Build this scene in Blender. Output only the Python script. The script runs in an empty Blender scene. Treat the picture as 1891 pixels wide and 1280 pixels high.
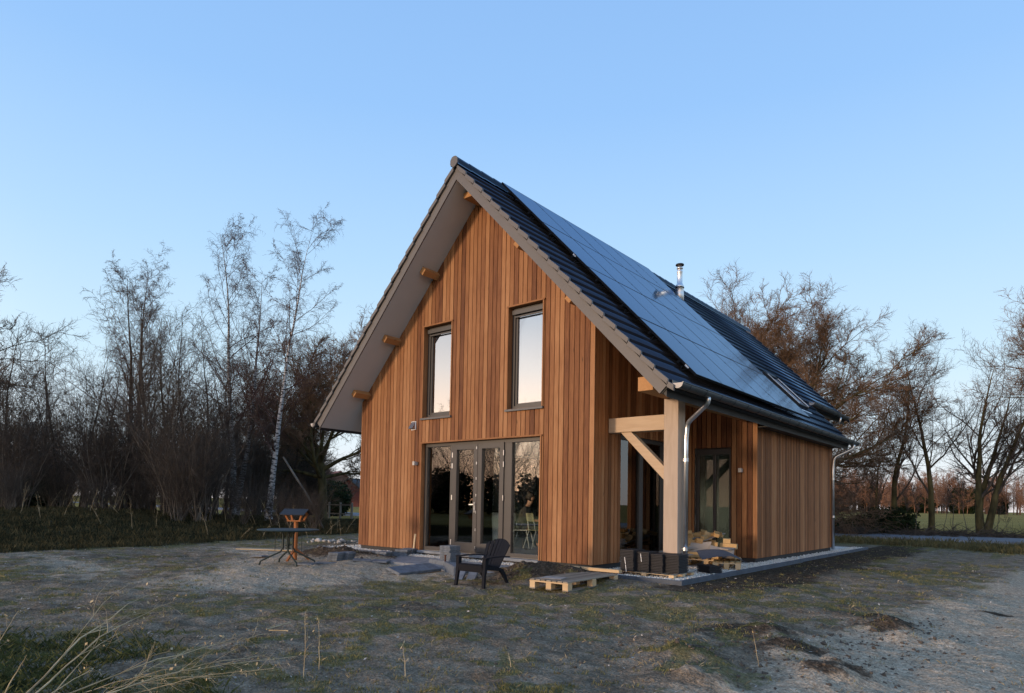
import bpy, math, random
import numpy as np
from mathutils import Vector, Matrix
R = math.radians
rnd = random.Random(7)
scene = bpy.context.scene
col = scene.collection

# ------------------------------------------------------------------ camera
CX, CY, CZ = 13.5361, -10.174, 1.2405
YAW, PITCH, ROLL, FPX, SHY = -0.6998, 0.0441, 0.0179, 1204.27, 235.31
Fw = Vector((math.sin(YAW)*math.cos(PITCH), math.cos(YAW)*math.cos(PITCH), math.sin(PITCH)))
Rt = Vector((math.cos(YAW), -math.sin(YAW), 0)); Up = Rt.cross(Fw)
R2 = Rt*math.cos(ROLL)+Up*math.sin(ROLL); U2 = -Rt*math.sin(ROLL)+Up*math.cos(ROLL)
cd = bpy.data.cameras.new('camera'); cam = bpy.data.objects.new('camera', cd); col.objects.link(cam)
cd.sensor_width = 36; cd.lens = FPX/1891*36; cd.shift_y = SHY/1891; cd.clip_end = 5000; cd.clip_start = .05
m = Matrix((R2, U2, -Fw)).transposed().to_4x4(); m.translation = Vector((CX, CY, CZ)); cam.matrix_world = m
scene.camera = cam
def at(px, d):
    """ground position seen at picture column px, d metres deep"""
    r = Fw + R2*((px-945.5)/FPX) - U2*((928-640-SHY)/FPX)
    return CX+r.x*d, CY+r.y*d

# ------------------------------------------------------------------ world and sun
SUN_EL, SUN_AZ = 5.0, 17.0      # sun stands in front of the gable, a little to its left
sdir = Vector((-math.sin(R(SUN_AZ))*math.cos(R(SUN_EL)), -math.cos(R(SUN_AZ))*math.cos(R(SUN_EL)), math.sin(R(SUN_EL))))
w = bpy.data.worlds.new("World"); scene.world = w; w.use_nodes = True
nt = w.node_tree; nt.nodes.clear()
sk = nt.nodes.new('ShaderNodeTexSky'); sk.sky_type = 'NISHITA'; sk.sun_disc = False
sk.sun_elevation = R(SUN_EL); sk.sun_rotation = math.atan2(sdir.x, sdir.y)
sk.air_density = 1.0; sk.dust_density = .3; sk.ozone_density = 4; sk.altitude = 0
bg = nt.nodes.new('ShaderNodeBackground'); bg.inputs[1].default_value = 1.0
wo = nt.nodes.new('ShaderNodeOutputWorld')
tcw = nt.nodes.new('ShaderNodeTexCoord'); sx_ = nt.nodes.new('ShaderNodeSeparateXYZ'); nt.links.new(tcw.outputs['Generated'], sx_.inputs[0])
def sky_ramp(stops):
    c = nt.nodes.new('ShaderNodeValToRGB'); e = c.color_ramp.elements
    while len(e) < len(stops): e.new(.5)
    for q, (p, v) in zip(e, stops): q.position = p; q.color = (*v, 1)
    nt.links.new(sx_.outputs['Z'], c.inputs[0]); return c
east = sky_ramp([(0, (.86, .80, .80)), (.03, (.85, .87, .90)), (.09, (.80, .91, .98)), (.19, (.64, .85, 1.0)), (.34, (.47, .72, 1.0)), (.52, (.32, .57, .96)), (1, (.16, .34, .72))])
west = sky_ramp([(0, (2.6, 1.35, .75)), (.04, (3.1, 1.95, 1.25)), (.11, (2.9, 2.15, 1.6)), (.20, (1.9, 1.75, 1.65)), (.28, (1.15, 1.25, 1.4)), (.36, (.72, .86, 1.08)), (.6, (.34, .52, .86)), (1, (.16, .34, .72))])
vn = nt.nodes.new('ShaderNodeVectorMath'); vn.operation = 'DOT_PRODUCT'; vn.inputs[1].default_value = (sdir.x, sdir.y, 0); nt.links.new(tcw.outputs['Generated'], vn.inputs[0])
mrw = nt.nodes.new('ShaderNodeMapRange'); mrw.interpolation_type = 'SMOOTHSTEP'; mrw.inputs[1].default_value = 0; mrw.inputs[2].default_value = .9; nt.links.new(vn.outputs['Value'], mrw.inputs[0])
mxw = nt.nodes.new('ShaderNodeMix'); mxw.data_type = 'RGBA'; nt.links.new(mrw.outputs[0], mxw.inputs[0]); nt.links.new(east.outputs[0], mxw.inputs[6]); nt.links.new(west.outputs[0], mxw.inputs[7])
scn = nt.nodes.new('ShaderNodeVectorMath'); scn.operation = 'SCALE'; scn.inputs['Scale'].default_value = .15; nt.links.new(sk.outputs[0], scn.inputs[0])
mx2 = nt.nodes.new('ShaderNodeMix'); mx2.data_type = 'RGBA'; mx2.inputs[0].default_value = .05; nt.links.new(mxw.outputs[2], mx2.inputs[6]); nt.links.new(scn.outputs[0], mx2.inputs[7])
nt.links.new(mx2.outputs[2], bg.inputs[0]); nt.links.new(bg.outputs[0], wo.inputs[0])
ld = bpy.data.lights.new('sun', 'SUN'); ld.energy = 2.5; ld.angle = R(7); ld.color = (1, .71, .47)
lo = bpy.data.objects.new('sun', ld); col.objects.link(lo)
lo.rotation_euler = (-sdir).to_track_quat('-Z', 'Y').to_euler()
vs = scene.view_settings; vs.view_transform = 'Standard'; vs.look = 'None'; vs.gamma = 1; vs.exposure = 0.10
scene.cycles.max_bounces = 8; scene.cycles.transparent_max_bounces = 16
scene.cycles.use_denoising = True

# ------------------------------------------------------------------ helpers
def tag(o, label=None, cat=None, group=None, kind=None):
    if label: o['label'] = label
    if cat: o['category'] = cat
    if group: o['group'] = group
    if kind: o['kind'] = kind
    return o
def empty(name, loc=(0, 0, 0), rz=0, **k):
    o = bpy.data.objects.new(name, None); col.objects.link(o); o.location = loc; o.rotation_euler = (0, 0, rz)
    o.empty_display_size = .1
    return tag(o, **k)
def copy_tree(o, parent=None):
    c = o.copy(); col.objects.link(c)
    if parent: c.parent = parent
    for ch in list(o.children): copy_tree(ch, c)
    return c
class MB:
    def __init__(s): s.v = []; s.f = []; s.mi = []; s.t = []
    def add(s, vs_, fs, mi=0, t=0.5):
        b = len(s.v); s.v += [tuple(x) for x in vs_]
        for f in fs: s.f.append([b+i for i in f]); s.mi.append(mi); s.t.append(t)
        return s
    def box(s, x0, x1, y0, y1, z0, z1, mi=0, t=.5):
        return s.add([(x0,y0,z0),(x1,y0,z0),(x1,y1,z0),(x0,y1,z0),(x0,y0,z1),(x1,y0,z1),(x1,y1,z1),(x0,y1,z1)],
                     [(3,2,1,0),(4,5,6,7),(0,1,5,4),(1,2,6,5),(2,3,7,6),(3,0,4,7)], mi, t)
    def hexa(s, b, tp, mi=0, t=.5):
        n = len(b)
        return s.add(list(b)+list(tp), [tuple(range(n))[::-1], tuple(range(n, 2*n))]+[(i, (i+1) % n, n+(i+1) % n, n+i) for i in range(n)], mi, t)
    def obox(s, c, ax, ay, az, mi=0, t=.5):
        c, ax, ay, az = map(Vector, (c, ax, ay, az))
        return s.hexa([c-ax-ay-az, c+ax-ay-az, c+ax+ay-az, c-ax+ay-az], [c-ax-ay+az, c+ax-ay+az, c+ax+ay+az, c-ax+ay+az], mi, t)
    def beam(s, a, b, wd, ht, up=(0, 0, 1), mi=0, t=.5):
        a, b = Vector(a), Vector(b); d = (b-a).normalized(); u = Vector(up); sd = d.cross(u).normalized(); u = sd.cross(d)
        return s.obox((a+b)/2, (b-a)/2, sd*wd/2, u*ht/2, mi, t)
    def tube(s, pts, rad, n=8, mi=0, cap=True, t=.5):
        pts = [Vector(p) for p in pts]; N = len(pts)
        if not hasattr(rad, '__len__'): rad = [rad]*N
        rings = []; ref = None
        for i, p in enumerate(pts):
            d = (pts[min(i+1, N-1)]-pts[max(i-1, 0)]).normalized()
            if ref is None: ref = d.orthogonal().normalized()
            ref = (ref-d*ref.dot(d)).normalized(); q = d.cross(ref)
            rings.append([p+(ref*math.cos(2*math.pi*k/n)+q*math.sin(2*math.pi*k/n))*rad[i] for k in range(n)])
        vv = [x for r_ in rings for x in r_]; ff = []
        for i in range(N-1):
            for k in range(n): ff.append((i*n+k, i*n+(k+1) % n, (i+1)*n+(k+1) % n, (i+1)*n+k))
        if cap: ff += [tuple(range(n))[::-1], tuple((N-1)*n+k for k in range(n))]
        return s.add(vv, ff, mi, t)
    def lathe(s, c, prof, n=20, mi=0):
        vv = []; ff = []
        for (r_, z) in prof:
            for k in range(n): vv.append((c[0]+r_*math.cos(2*math.pi*k/n), c[1]+r_*math.sin(2*math.pi*k/n), c[2]+z))
        for i in range(len(prof)-1):
            for k in range(n): ff.append((i*n+k, i*n+(k+1) % n, (i+1)*n+(k+1) % n, (i+1)*n+k))
        ff += [tuple(range(n))[::-1], tuple((len(prof)-1)*n+k for k in range(n))]
        return s.add(vv, ff, mi)
    def build(s, name, mats, parent=None, smooth=False, bevel=0, label=None):
        me = bpy.data.meshes.new(name); me.from_pydata(s.v, [], s.f)
        mats = mats if isinstance(mats, (list, tuple)) else [mats]
        for mm in mats: me.materials.append(mm)
        if len(mats) > 1: me.polygons.foreach_set('material_index', s.mi)
        a = me.attributes.new('tone', 'FLOAT', 'FACE'); a.data.foreach_set('value', s.t)
        if smooth: me.shade_smooth()
        me.update()
        o = bpy.data.objects.new(name, me); col.objects.link(o)
        if parent: o.parent = parent
        if bevel:
            bv = o.modifiers.new('bevel', 'BEVEL'); bv.width = bevel; bv.segments = 2; bv.limit_method = 'ANGLE'; bv.harden_normals = False
        if label: o['label'] = label
        return o
def np_mesh(name, V, Fq, mat, parent=None, smooth=False, tone=None, attrs=None):
    """V (n,3), Fq (m,k) numpy"""
    me = bpy.data.meshes.new(name); V = np.ascontiguousarray(V, dtype=np.float32); Fq = np.ascontiguousarray(Fq, dtype=np.int32)
    mcount, k = Fq.shape
    me.vertices.add(len(V)); me.vertices.foreach_set('co', V.ravel())
    me.loops.add(mcount*k); me.loops.foreach_set('vertex_index', Fq.ravel())
    me.polygons.add(mcount); me.polygons.foreach_set('loop_start', np.arange(0, mcount*k, k, dtype=np.int32))
    if tone is not None:
        a = me.attributes.new('tone', 'FLOAT', 'FACE'); a.data.foreach_set('value', np.ascontiguousarray(tone, dtype=np.float32))
    for n_, arr in (attrs or {}).items():
        a = me.attributes.new(n_, 'FLOAT', 'POINT'); a.data.foreach_set('value', np.ascontiguousarray(arr, dtype=np.float32))
    me.materials.append(mat); me.update(calc_edges=True); me.validate()
    if smooth: me.shade_smooth()
    o = bpy.data.objects.new(name, me); col.objects.link(o)
    if parent: o.parent = parent
    return o

# ------------------------------------------------------------------ materials
def new_mat(name):
    mt = bpy.data.materials.new(name); mt.use_nodes = True; n = mt.node_tree; b = n.nodes['Principled BSDF']; return mt, n, b
def plain(name, c, rough=.6, metal=0, var=.12, scale=8, bump=0, spec=.5):
    mt, n, b = new_mat(name); L = n.links
    tc = n.nodes.new('ShaderNodeTexCoord'); no = n.nodes.new('ShaderNodeTexNoise'); no.inputs['Scale'].default_value = scale; no.inputs['Detail'].default_value = 6
    L.new(tc.outputs['Object'], no.inputs['Vector'])
    mr = n.nodes.new('ShaderNodeMapRange'); mr.inputs[1].default_value = .3; mr.inputs[2].default_value = .7; mr.inputs[3].default_value = 1-var; mr.inputs[4].default_value = 1+var
    L.new(no.outputs[0], mr.inputs[0])
    mx = n.nodes.new('ShaderNodeVectorMath'); mx.operation = 'SCALE'; mx.inputs[0].default_value = c[:3]; L.new(mr.outputs[0], mx.inputs['Scale'])
    L.new(mx.outputs[0], b.inputs['Base Color'])
    b.inputs['Roughness'].default_value = rough; b.inputs['Metallic'].default_value = metal; b.inputs['Specular IOR Level'].default_value = spec
    if bump:
        bp = n.nodes.new('ShaderNodeBump'); bp.inputs['Strength'].default_value = bump; bp.inputs['Distance'].default_value = .01
        n2 = n.nodes.new('ShaderNodeTexNoise'); n2.inputs['Scale'].default_value = scale*6; n2.inputs['Detail'].default_value = 4
        L.new(tc.outputs['Object'], n2.inputs['Vector']); L.new(n2.outputs[0], bp.inputs['Height']); L.new(bp.outputs[0], b.inputs['Normal'])
    return mt
def wood(name, ramp, axis='Z', stretch=14, fine=1.0, rough=.7, knots=True, bump=.25):
    """boards: face attribute 'tone' picks the board colour, grain runs along axis"""
    mt, n, b = new_mat(name); L = n.links
    tc = n.nodes.new('ShaderNodeTexCoord'); atn = n.nodes.new('ShaderNodeAttribute'); atn.attribute_name = 'tone'
    mp = n.nodes.new('ShaderNodeMapping'); sc = {'X': (1, stretch, stretch), 'Y': (stretch, 1, stretch), 'Z': (stretch, stretch, 1)}[axis]
    mp.inputs['Scale'].default_value = sc; L.new(tc.outputs['Object'], mp.inputs['Vector'])
    mu = n.nodes.new('ShaderNodeMath'); mu.operation = 'MULTIPLY'; mu.inputs[1].default_value = 57.3; L.new(atn.outputs['Fac'], mu.inputs[0])
    g = n.nodes.new('ShaderNodeTexNoise'); g.noise_dimensions = '4D'; g.inputs['Scale'].default_value = 3.0*fine; g.inputs['Detail'].default_value = 7; g.inputs['Distortion'].default_value = .6
    L.new(mp.outputs[0], g.inputs['Vector']); L.new(mu.outputs[0], g.inputs['W'])
    big = n.nodes.new('ShaderNodeTexNoise'); big.noise_dimensions = '4D'; big.inputs['Scale'].default_value = 1.1; big.inputs['Detail'].default_value = 3
    L.new(tc.outputs['Object'], big.inputs['Vector']); L.new(mu.outputs[0], big.inputs['W'])
    # tone + grain*0.4 + big*0.25
    a1 = n.nodes.new('ShaderNodeMath'); a1.operation = 'MULTIPLY_ADD'; a1.inputs[1].default_value = .75; a1.inputs[2].default_value = -.36
    L.new(g.outputs[0], a1.inputs[0])
    a2 = n.nodes.new('ShaderNodeMath'); a2.operation = 'MULTIPLY_ADD'; a2.inputs[1].default_value = .5; a2.inputs[2].default_value = -.25; L.new(big.outputs[0], a2.inputs[0])
    s1 = n.nodes.new('ShaderNodeMath'); s1.operation = 'ADD'; L.new(a1.outputs[0], s1.inputs[0]); L.new(a2.outputs[0], s1.inputs[1])
    s2 = n.nodes.new('ShaderNodeMath'); s2.operation = 'ADD'; L.new(s1.outputs[0], s2.inputs[0]); L.new(atn.outputs['Fac'], s2.inputs[1])
    cr = n.nodes.new('ShaderNodeValToRGB'); el = cr.color_ramp.elements
    while len(el) < len(ramp): el.new(.5)
    for e, (p, c) in zip(el, ramp): e.position = p; e.color = (*c, 1)
    L.new(s2.outputs[0], cr.inputs[0]); out = cr.outputs[0]
    if knots:
        m2 = n.nodes.new('ShaderNodeMapping'); m2.inputs['Scale'].default_value = {'X': (1, 3, 3), 'Y': (3, 1, 3), 'Z': (3, 3, 1)}[axis]; L.new(tc.outputs['Object'], m2.inputs['Vector'])
        vo = n.nodes.new('ShaderNodeTexVoronoi'); vo.voronoi_dimensions = '4D'; vo.inputs['Scale'].default_value = 1.9; L.new(m2.outputs[0], vo.inputs['Vector']); L.new(mu.outputs[0], vo.inputs['W'])
        mr = n.nodes.new('ShaderNodeMapRange'); mr.inputs[1].default_value = .05; mr.inputs[2].default_value = .13; mr.inputs[3].default_value = .4; mr.inputs[4].default_value = 1; L.new(vo.outputs['Distance'], mr.inputs[0])
        ml = n.nodes.new('ShaderNodeVectorMath'); ml.operation = 'SCALE'; L.new(out, ml.inputs[0]); L.new(mr.outputs[0], ml.inputs['Scale']); out = ml.outputs[0]
    L.new(out, b.inputs['Base Color']); b.inputs['Roughness'].default_value = rough; b.inputs['Specular IOR Level'].default_value = .3
    bp = n.nodes.new('ShaderNodeBump'); bp.inputs['Strength'].default_value = bump; bp.inputs['Distance'].default_value = .004; L.new(g.outputs[0], bp.inputs['Height']); L.new(bp.outputs[0], b.inputs['Normal'])
    return mt
CED = [(0.0, (.070, .023, .009)), (.33, (.165, .064, .024)), (.66, (.262, .118, .047)), (1.0, (.37, .19, .088))]
M = {}
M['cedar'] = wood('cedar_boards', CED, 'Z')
M['cedar_shade_warm'] = wood('cedar_boards_shade_warm', [(0, (.13, .048, .013)), (.4, (.27, .106, .037)), (.7, (.38, .165, .064)), (1, (.47, .25, .115))], 'Z')  # cedar again for walls away from the sun, colour warmed to offset blue skylight
M['oakZ'] = wood('oak_upright', [(0, (.25, .19, .145)), (.5, (.38, .30, .235)), (1, (.50, .41, .33))], 'Z', 9, .8)
M['oakX'] = wood('oak_beam', [(0, (.32, .23, .15)), (.5, (.46, .34, .225)), (1, (.56, .44, .31))], 'X', 9, .8)
M['oakY'] = wood('larch_purlin', [(0, (.28, .13, .05)), (.5, (.42, .22, .09)), (1, (.52, .30, .14))], 'Y', 9, .8)
M['pine'] = wood('pine_wood', [(0, (.34, .22, .11)), (.5, (.50, .35, .19)), (1, (.62, .47, .29))], 'X', 9, 1)
M['pallet'] = wood('pallet_wood', [(0, (.13, .11, .085)), (.5, (.24, .205, .16)), (1, (.36, .31, .245))], 'Y', 9, 1)
M['offcut'] = wood('offcut_wood', [(0, (.33, .19, .07)), (.5, (.47, .30, .13)), (1, (.58, .42, .22))], 'Y', 9, 1)
M['feeder'] = wood('stained_feeder_wood', [(0, (.20, .07, .022)), (.5, (.30, .11, .035)), (1, (.38, .15, .055))], 'Z', 9, 1)
M['membrane'] = plain('dark_membrane', (.012, .009, .008), .9)
M['fascia'] = plain('mauve_brown_fascia', (.098, .091, .089), .55, var=.06, scale=1.5)
M['soffit'] = plain('grey_brown_soffit', (.47, .485, .50), .8, var=.05, scale=1.2, bump=.15)
M['black_board'] = plain('black_eave_board', (.012, .013, .015), .6)
M['zinc'] = plain('dark_zinc_gutter', (.075, .088, .10), .42, metal=.55, var=.2, scale=3)
M['zinc_light'] = plain('light_zinc', (.42, .40, .38), .6, metal=.2)
M['galv'] = plain('galvanised_downpipe', (.62, .64, .67), .28, metal=.95, var=.12, scale=6)
M['steel'] = plain('stainless_flue', (.72, .73, .75), .38, metal=.9, var=.05)
M['frame'] = plain('window_frame_paint', (.045, .042, .041), .42, var=.05)
M['sill'] = plain('grey_stone_sill', (.085, .088, .092), .5, var=.1)
M['plinth'] = plain('dark_plinth', (.035, .035, .036), .85, bump=.3)
M['white_wall'] = plain('interior_white', (.86, .88, .86), .85, var=.03)
M['int_floor'] = plain('interior_floor', (.36, .37, .37), .35, var=.1, scale=2)
M['cabinet'] = plain('cabinet_white', (.84, .88, .86), .4, var=.03)
M['black'] = plain('black_plastic', (.012, .013, .015), .45)
M['rail'] = plain('black_rail', (.008, .008, .009), .75, spec=.2)
M['white'] = plain('white_label', (.75, .75, .75), .5, var=.02)
M['chair_plastic'] = plain('charcoal_resin', (.005, .006, .010), .8, spec=.25, var=.08)
M['yellow'] = plain('yellow_green_plastic', (.60, .56, .32), .4, var=.05)
M['white_metal'] = plain('white_painted_steel', (.65, .68, .66), .35)
M['green_metal'] = plain('dark_green_steel', (.008, .020, .017), .55, var=.1)
M['slab'] = plain('bluestone_slab', (.115, .135, .16), .75, var=.3, scale=12, bump=.5)
M['slab2'] = plain('bluestone_paving', (.17, .19, .215), .7, var=.25, scale=5, bump=.4)
M['kerb'] = plain('grey_kerb_stone', (.060, .075, .098), .7, var=.25, scale=5, bump=.3)
M['rust'] = plain('rusty_iron', (.07, .028, .014), .85, var=.4, scale=20, bump=.5)
M['card'] = plain('grey_fibreboard', (.30, .27, .245), .9, var=.15, scale=5)
M['felt'] = plain('grey_roofing_felt', (.10, .095, .11), .95, var=.15, scale=30, bump=.4)
M['concrete'] = plain('pale_concrete', (.40, .37, .33), .9, var=.15, scale=9, bump=.3)
M['deck'] = plain('black_ribbed_plastic', (.010, .010, .013), .7, var=.15, scale=20)
M['brown_plastic'] = plain('brown_board', (.14, .075, .045), .7)
M['skin'] = plain('skin', (.50, .28, .19), .5, var=.05)
M['hair'] = plain('dark_hair', (.03, .018, .012), .6)
M['sweater'] = plain('dark_sweater', (.05, .045, .045), .9)
M['trousers'] = plain('dark_trousers', (.03, .035, .05), .9)
M['leather'] = plain('brown_leather', (.22, .10, .045), .5)
M['red_tile'] = plain('red_roof_tile', (.22, .08, .05), .8, var=.2, scale=3)
M['barn_red'] = plain('dark_red_boards', (.10, .025, .02), .8)
M['brick'] = plain('far_brick', (.20, .11, .08), .9)
# roof tiles
def sheen_mat(name, base, gcol, fmin, fmax, rough, bumpy=0, dim_risers=False):
    """dark surface whose mirror share is limited by its anti-reflex / engobe finish"""
    mt = bpy.data.materials.new(name); mt.use_nodes = True; n = mt.node_tree; n.nodes.clear(); L = n.links
    o = n.nodes.new('ShaderNodeOutputMaterial'); mx = n.nodes.new('ShaderNodeMixShader'); df = n.nodes.new('ShaderNodeBsdfDiffuse'); gl = n.nodes.new('ShaderNodeBsdfGlossy')
    tc = n.nodes.new('ShaderNodeTexCoord'); no = n.nodes.new('ShaderNodeTexNoise'); no.inputs['Scale'].default_value = 2.2; no.inputs['Detail'].default_value = 5; L.new(tc.outputs['Object'], no.inputs['Vector'])
    mr = n.nodes.new('ShaderNodeMapRange'); mr.inputs[1].default_value = .3; mr.inputs[2].default_value = .7; mr.inputs[3].default_value = .8; mr.inputs[4].default_value = 1.2; L.new(no.outputs[0], mr.inputs[0])
    sc = n.nodes.new('ShaderNodeVectorMath'); sc.operation = 'SCALE'; sc.inputs[0].default_value = base; L.new(mr.outputs[0], sc.inputs['Scale']); L.new(sc.outputs[0], df.inputs[0])
    gl.inputs['Color'].default_value = (*gcol, 1); gl.inputs['Roughness'].default_value = rough
    fr = n.nodes.new('ShaderNodeFresnel'); fr.inputs[0].default_value = 1.5; m2 = n.nodes.new('ShaderNodeMapRange'); m2.inputs[1].default_value = .04; m2.inputs[2].default_value = .5; m2.inputs[3].default_value = fmin; m2.inputs[4].default_value = fmax
    L.new(fr.outputs[0], m2.inputs[0]); L.new(m2.outputs[0], mx.inputs[0]); L.new(df.outputs[0], mx.inputs[1]); L.new(gl.outputs[0], mx.inputs[2]); L.new(mx.outputs[0], o.inputs[0])
    if dim_risers:
        at_ = n.nodes.new('ShaderNodeAttribute'); at_.attribute_name = 'tone'; mt_ = n.nodes.new('ShaderNodeMath'); mt_.operation = 'MULTIPLY'; L.new(m2.outputs[0], mt_.inputs[0]); L.new(at_.outputs['Fac'], mt_.inputs[1]); L.new(mt_.outputs[0], mx.inputs[0])
    if bumpy:
        n2 = n.nodes.new('ShaderNodeTexNoise'); n2.inputs['Scale'].default_value = 1.3; n2.inputs['Detail'].default_value = 2; L.new(tc.outputs['Object'], n2.inputs['Vector'])
        bp = n.nodes.new('ShaderNodeBump'); bp.inputs['Strength'].default_value = bumpy; bp.inputs['Distance'].default_value = .05; L.new(n2.outputs[0], bp.inputs['Height']); L.new(bp.outputs[0], gl.inputs['Normal'])
    return mt
M['tile'] = sheen_mat('black_engobed_tile', (.012, .014, .019), (.62, .79, 1.0), .06, .50, .22, 0, True)
M['solar'] = sheen_mat('black_solar_glass', (.008, .011, .020), (.52, .65, .82), .05, .50, .08, .05)
def glass_mat(name='window_glass', f0=.34, tint=(.62, .70, .68)):
    mt = bpy.data.materials.new(name); mt.use_nodes = True; n = mt.node_tree; n.nodes.clear(); L = n.links
    o = n.nodes.new('ShaderNodeOutputMaterial'); mx = n.nodes.new('ShaderNodeMixShader'); tr = n.nodes.new('ShaderNodeBsdfTransparent'); gl = n.nodes.new('ShaderNodeBsdfGlossy')
    tr.inputs[0].default_value = (*tint, 1); gl.inputs['Roughness'].default_value = .004; gl.inputs['Color'].default_value = (.95, .95, .95, 1)
    fr = n.nodes.new('ShaderNodeFresnel'); fr.inputs[0].default_value = 1.5
    mr = n.nodes.new('ShaderNodeMapRange'); mr.inputs[1].default_value = .04; mr.inputs[2].default_value = 1; mr.inputs[3].default_value = f0; mr.inputs[4].default_value = 1
    L.new(fr.outputs[0], mr.inputs[0]); L.new(mr.outputs[0], mx.inputs[0]); L.new(tr.outputs[0], mx.inputs[1]); L.new(gl.outputs[0], mx.inputs[2]); L.new(mx.outputs[0], o.inputs[0])
    tc = n.nodes.new('ShaderNodeTexCoord'); no = n.nodes.new('ShaderNodeTexNoise'); no.inputs['Scale'].default_value = 1.6; no.inputs['Detail'].default_value = 1; L.new(tc.outputs['Object'], no.inputs['Vector'])
    bp = n.nodes.new('ShaderNodeBump'); bp.inputs['Strength'].default_value = .012; bp.inputs['Distance'].default_value = .02; L.new(no.outputs[0], bp.inputs['Height']); L.new(bp.outputs[0], gl.inputs['Normal'])
    return mt
M['glass'] = glass_mat(f0=.12, tint=(.97, 1, .99))
M['glass_room_dimmed'] = glass_mat('veranda_glass', .10, (.36, .42, .43))  # tint darkens the sunlit room behind, as if it lay in shade
M['glass_up'] = glass_mat('upper_window_glass', .42, (.5, .52, .52))
def bark(name, c1, c2, scale=6, zs=.3, birch=False):
    mt, n, b = new_mat(name); L = n.links
    tc = n.nodes.new('ShaderNodeTexCoord'); mp = n.nodes.new('ShaderNodeMapping'); mp.inputs['Scale'].default_value = (1, 1, 4 if birch else zs); L.new(tc.outputs['Object'], mp.inputs['Vector'])
    no = n.nodes.new('ShaderNodeTexNoise'); no.inputs['Scale'].default_value = scale; no.inputs['Detail'].default_value = 5; L.new(mp.outputs[0], no.inputs['Vector'])
    cr = n.nodes.new('ShaderNodeValToRGB'); e = cr.color_ramp.elements; e[0].position = .44 if birch else .35; e[0].color = (*c1, 1); e[1].position = .52 if birch else .65; e[1].color = (*c2, 1)
    L.new(no.outputs[0], cr.inputs[0]); L.new(cr.outputs[0], b.inputs['Base Color']); b.inputs['Roughness'].default_value = .9; b.inputs['Specular IOR Level'].default_value = .15
    return mt
M['birch'] = bark('birch_bark', (.05, .045, .04), (.54, .52, .50), 5, birch=True)
M['birch_old'] = bark('old_birch_bark', (.045, .04, .035), (.34, .32, .30), 5, birch=True)
M['bark_dark'] = bark('dark_bark', (.030, .024, .018), (.085, .066, .048))
M['bark_moss'] = bark('mossy_bark', (.045, .038, .018), (.13, .105, .045), 4)
M['twig_dark'] = bark('dark_twigs', (.055, .043, .034), (.125, .098, .075))
M['twig_birch'] = bark('birch_twigs', (.055, .03, .024), (.13, .082, .065))
M['twig_oak'] = bark('oak_twigs', (.11, .065, .038), (.22, .135, .080), 1.2, 1)
M['twig_far'] = bark('far_twigs', (.16, .085, .05), (.30, .16, .10), .15, 1)
M['hazel'] = bark('hazel_stems', (.075, .062, .050), (.19, .16, .125), 2)
M['evergreen'] = bark('evergreen_leaves', (.008, .014, .006), (.03, .045, .015), 3, 1)
M['straw_dull'] = bark('dull_straw', (.16, .13, .075), (.34, .28, .17), 5, 1)
M['straw'] = bark('dry_straw', (.30, .22, .12), (.55, .44, .27), 5, 1)
M['grassm'] = bark('moss_grass', (.10, .098, .030), (.24, .215, .085), 3, 1)
M['bank_grass'] = bark('bank_grass', (.032, .030, .013), (.10, .082, .038), 2, 1)
M['grass_lush'] = bark('green_grass', (.040, .048, .016), (.11, .115, .040), 4, 1)
M['grass_dry'] = bark('rough_grass', (.07, .068, .028), (.19, .16, .075), 2, 1)
M['leaf'] = bark('dry_leaves', (.25, .20, .15), (.55, .50, .44), 30, 1)
M['gravelm'] = bark('white_gravel', (.50, .46, .40), (.88, .83, .75), 25, 1)
M['soilclod'] = plain('dark_soil', (.095, .074, .055), .95, var=.4, scale=14, bump=.8)

# ------------------------------------------------------------------ the house
W1, W2, D1, L1, L2 = 6.927, 8.4246, 4.244, 10.386, 15.35
XR, ZI, S = 3.9966, 7.9474, 1.0514
ZB, OV = .12, .8177
XL, XE = -.667, 8.688               # lower tips of the soffit left and right
XU = 7.43                            # soffit tip of the shorter back slope
zs = lambda x: ZI-abs(x-XR)*S        # underside of the roof
house = empty('timber_house', label='gabled wooden house with black tiled roof, solar panels and oak corner post', cat='house')

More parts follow.
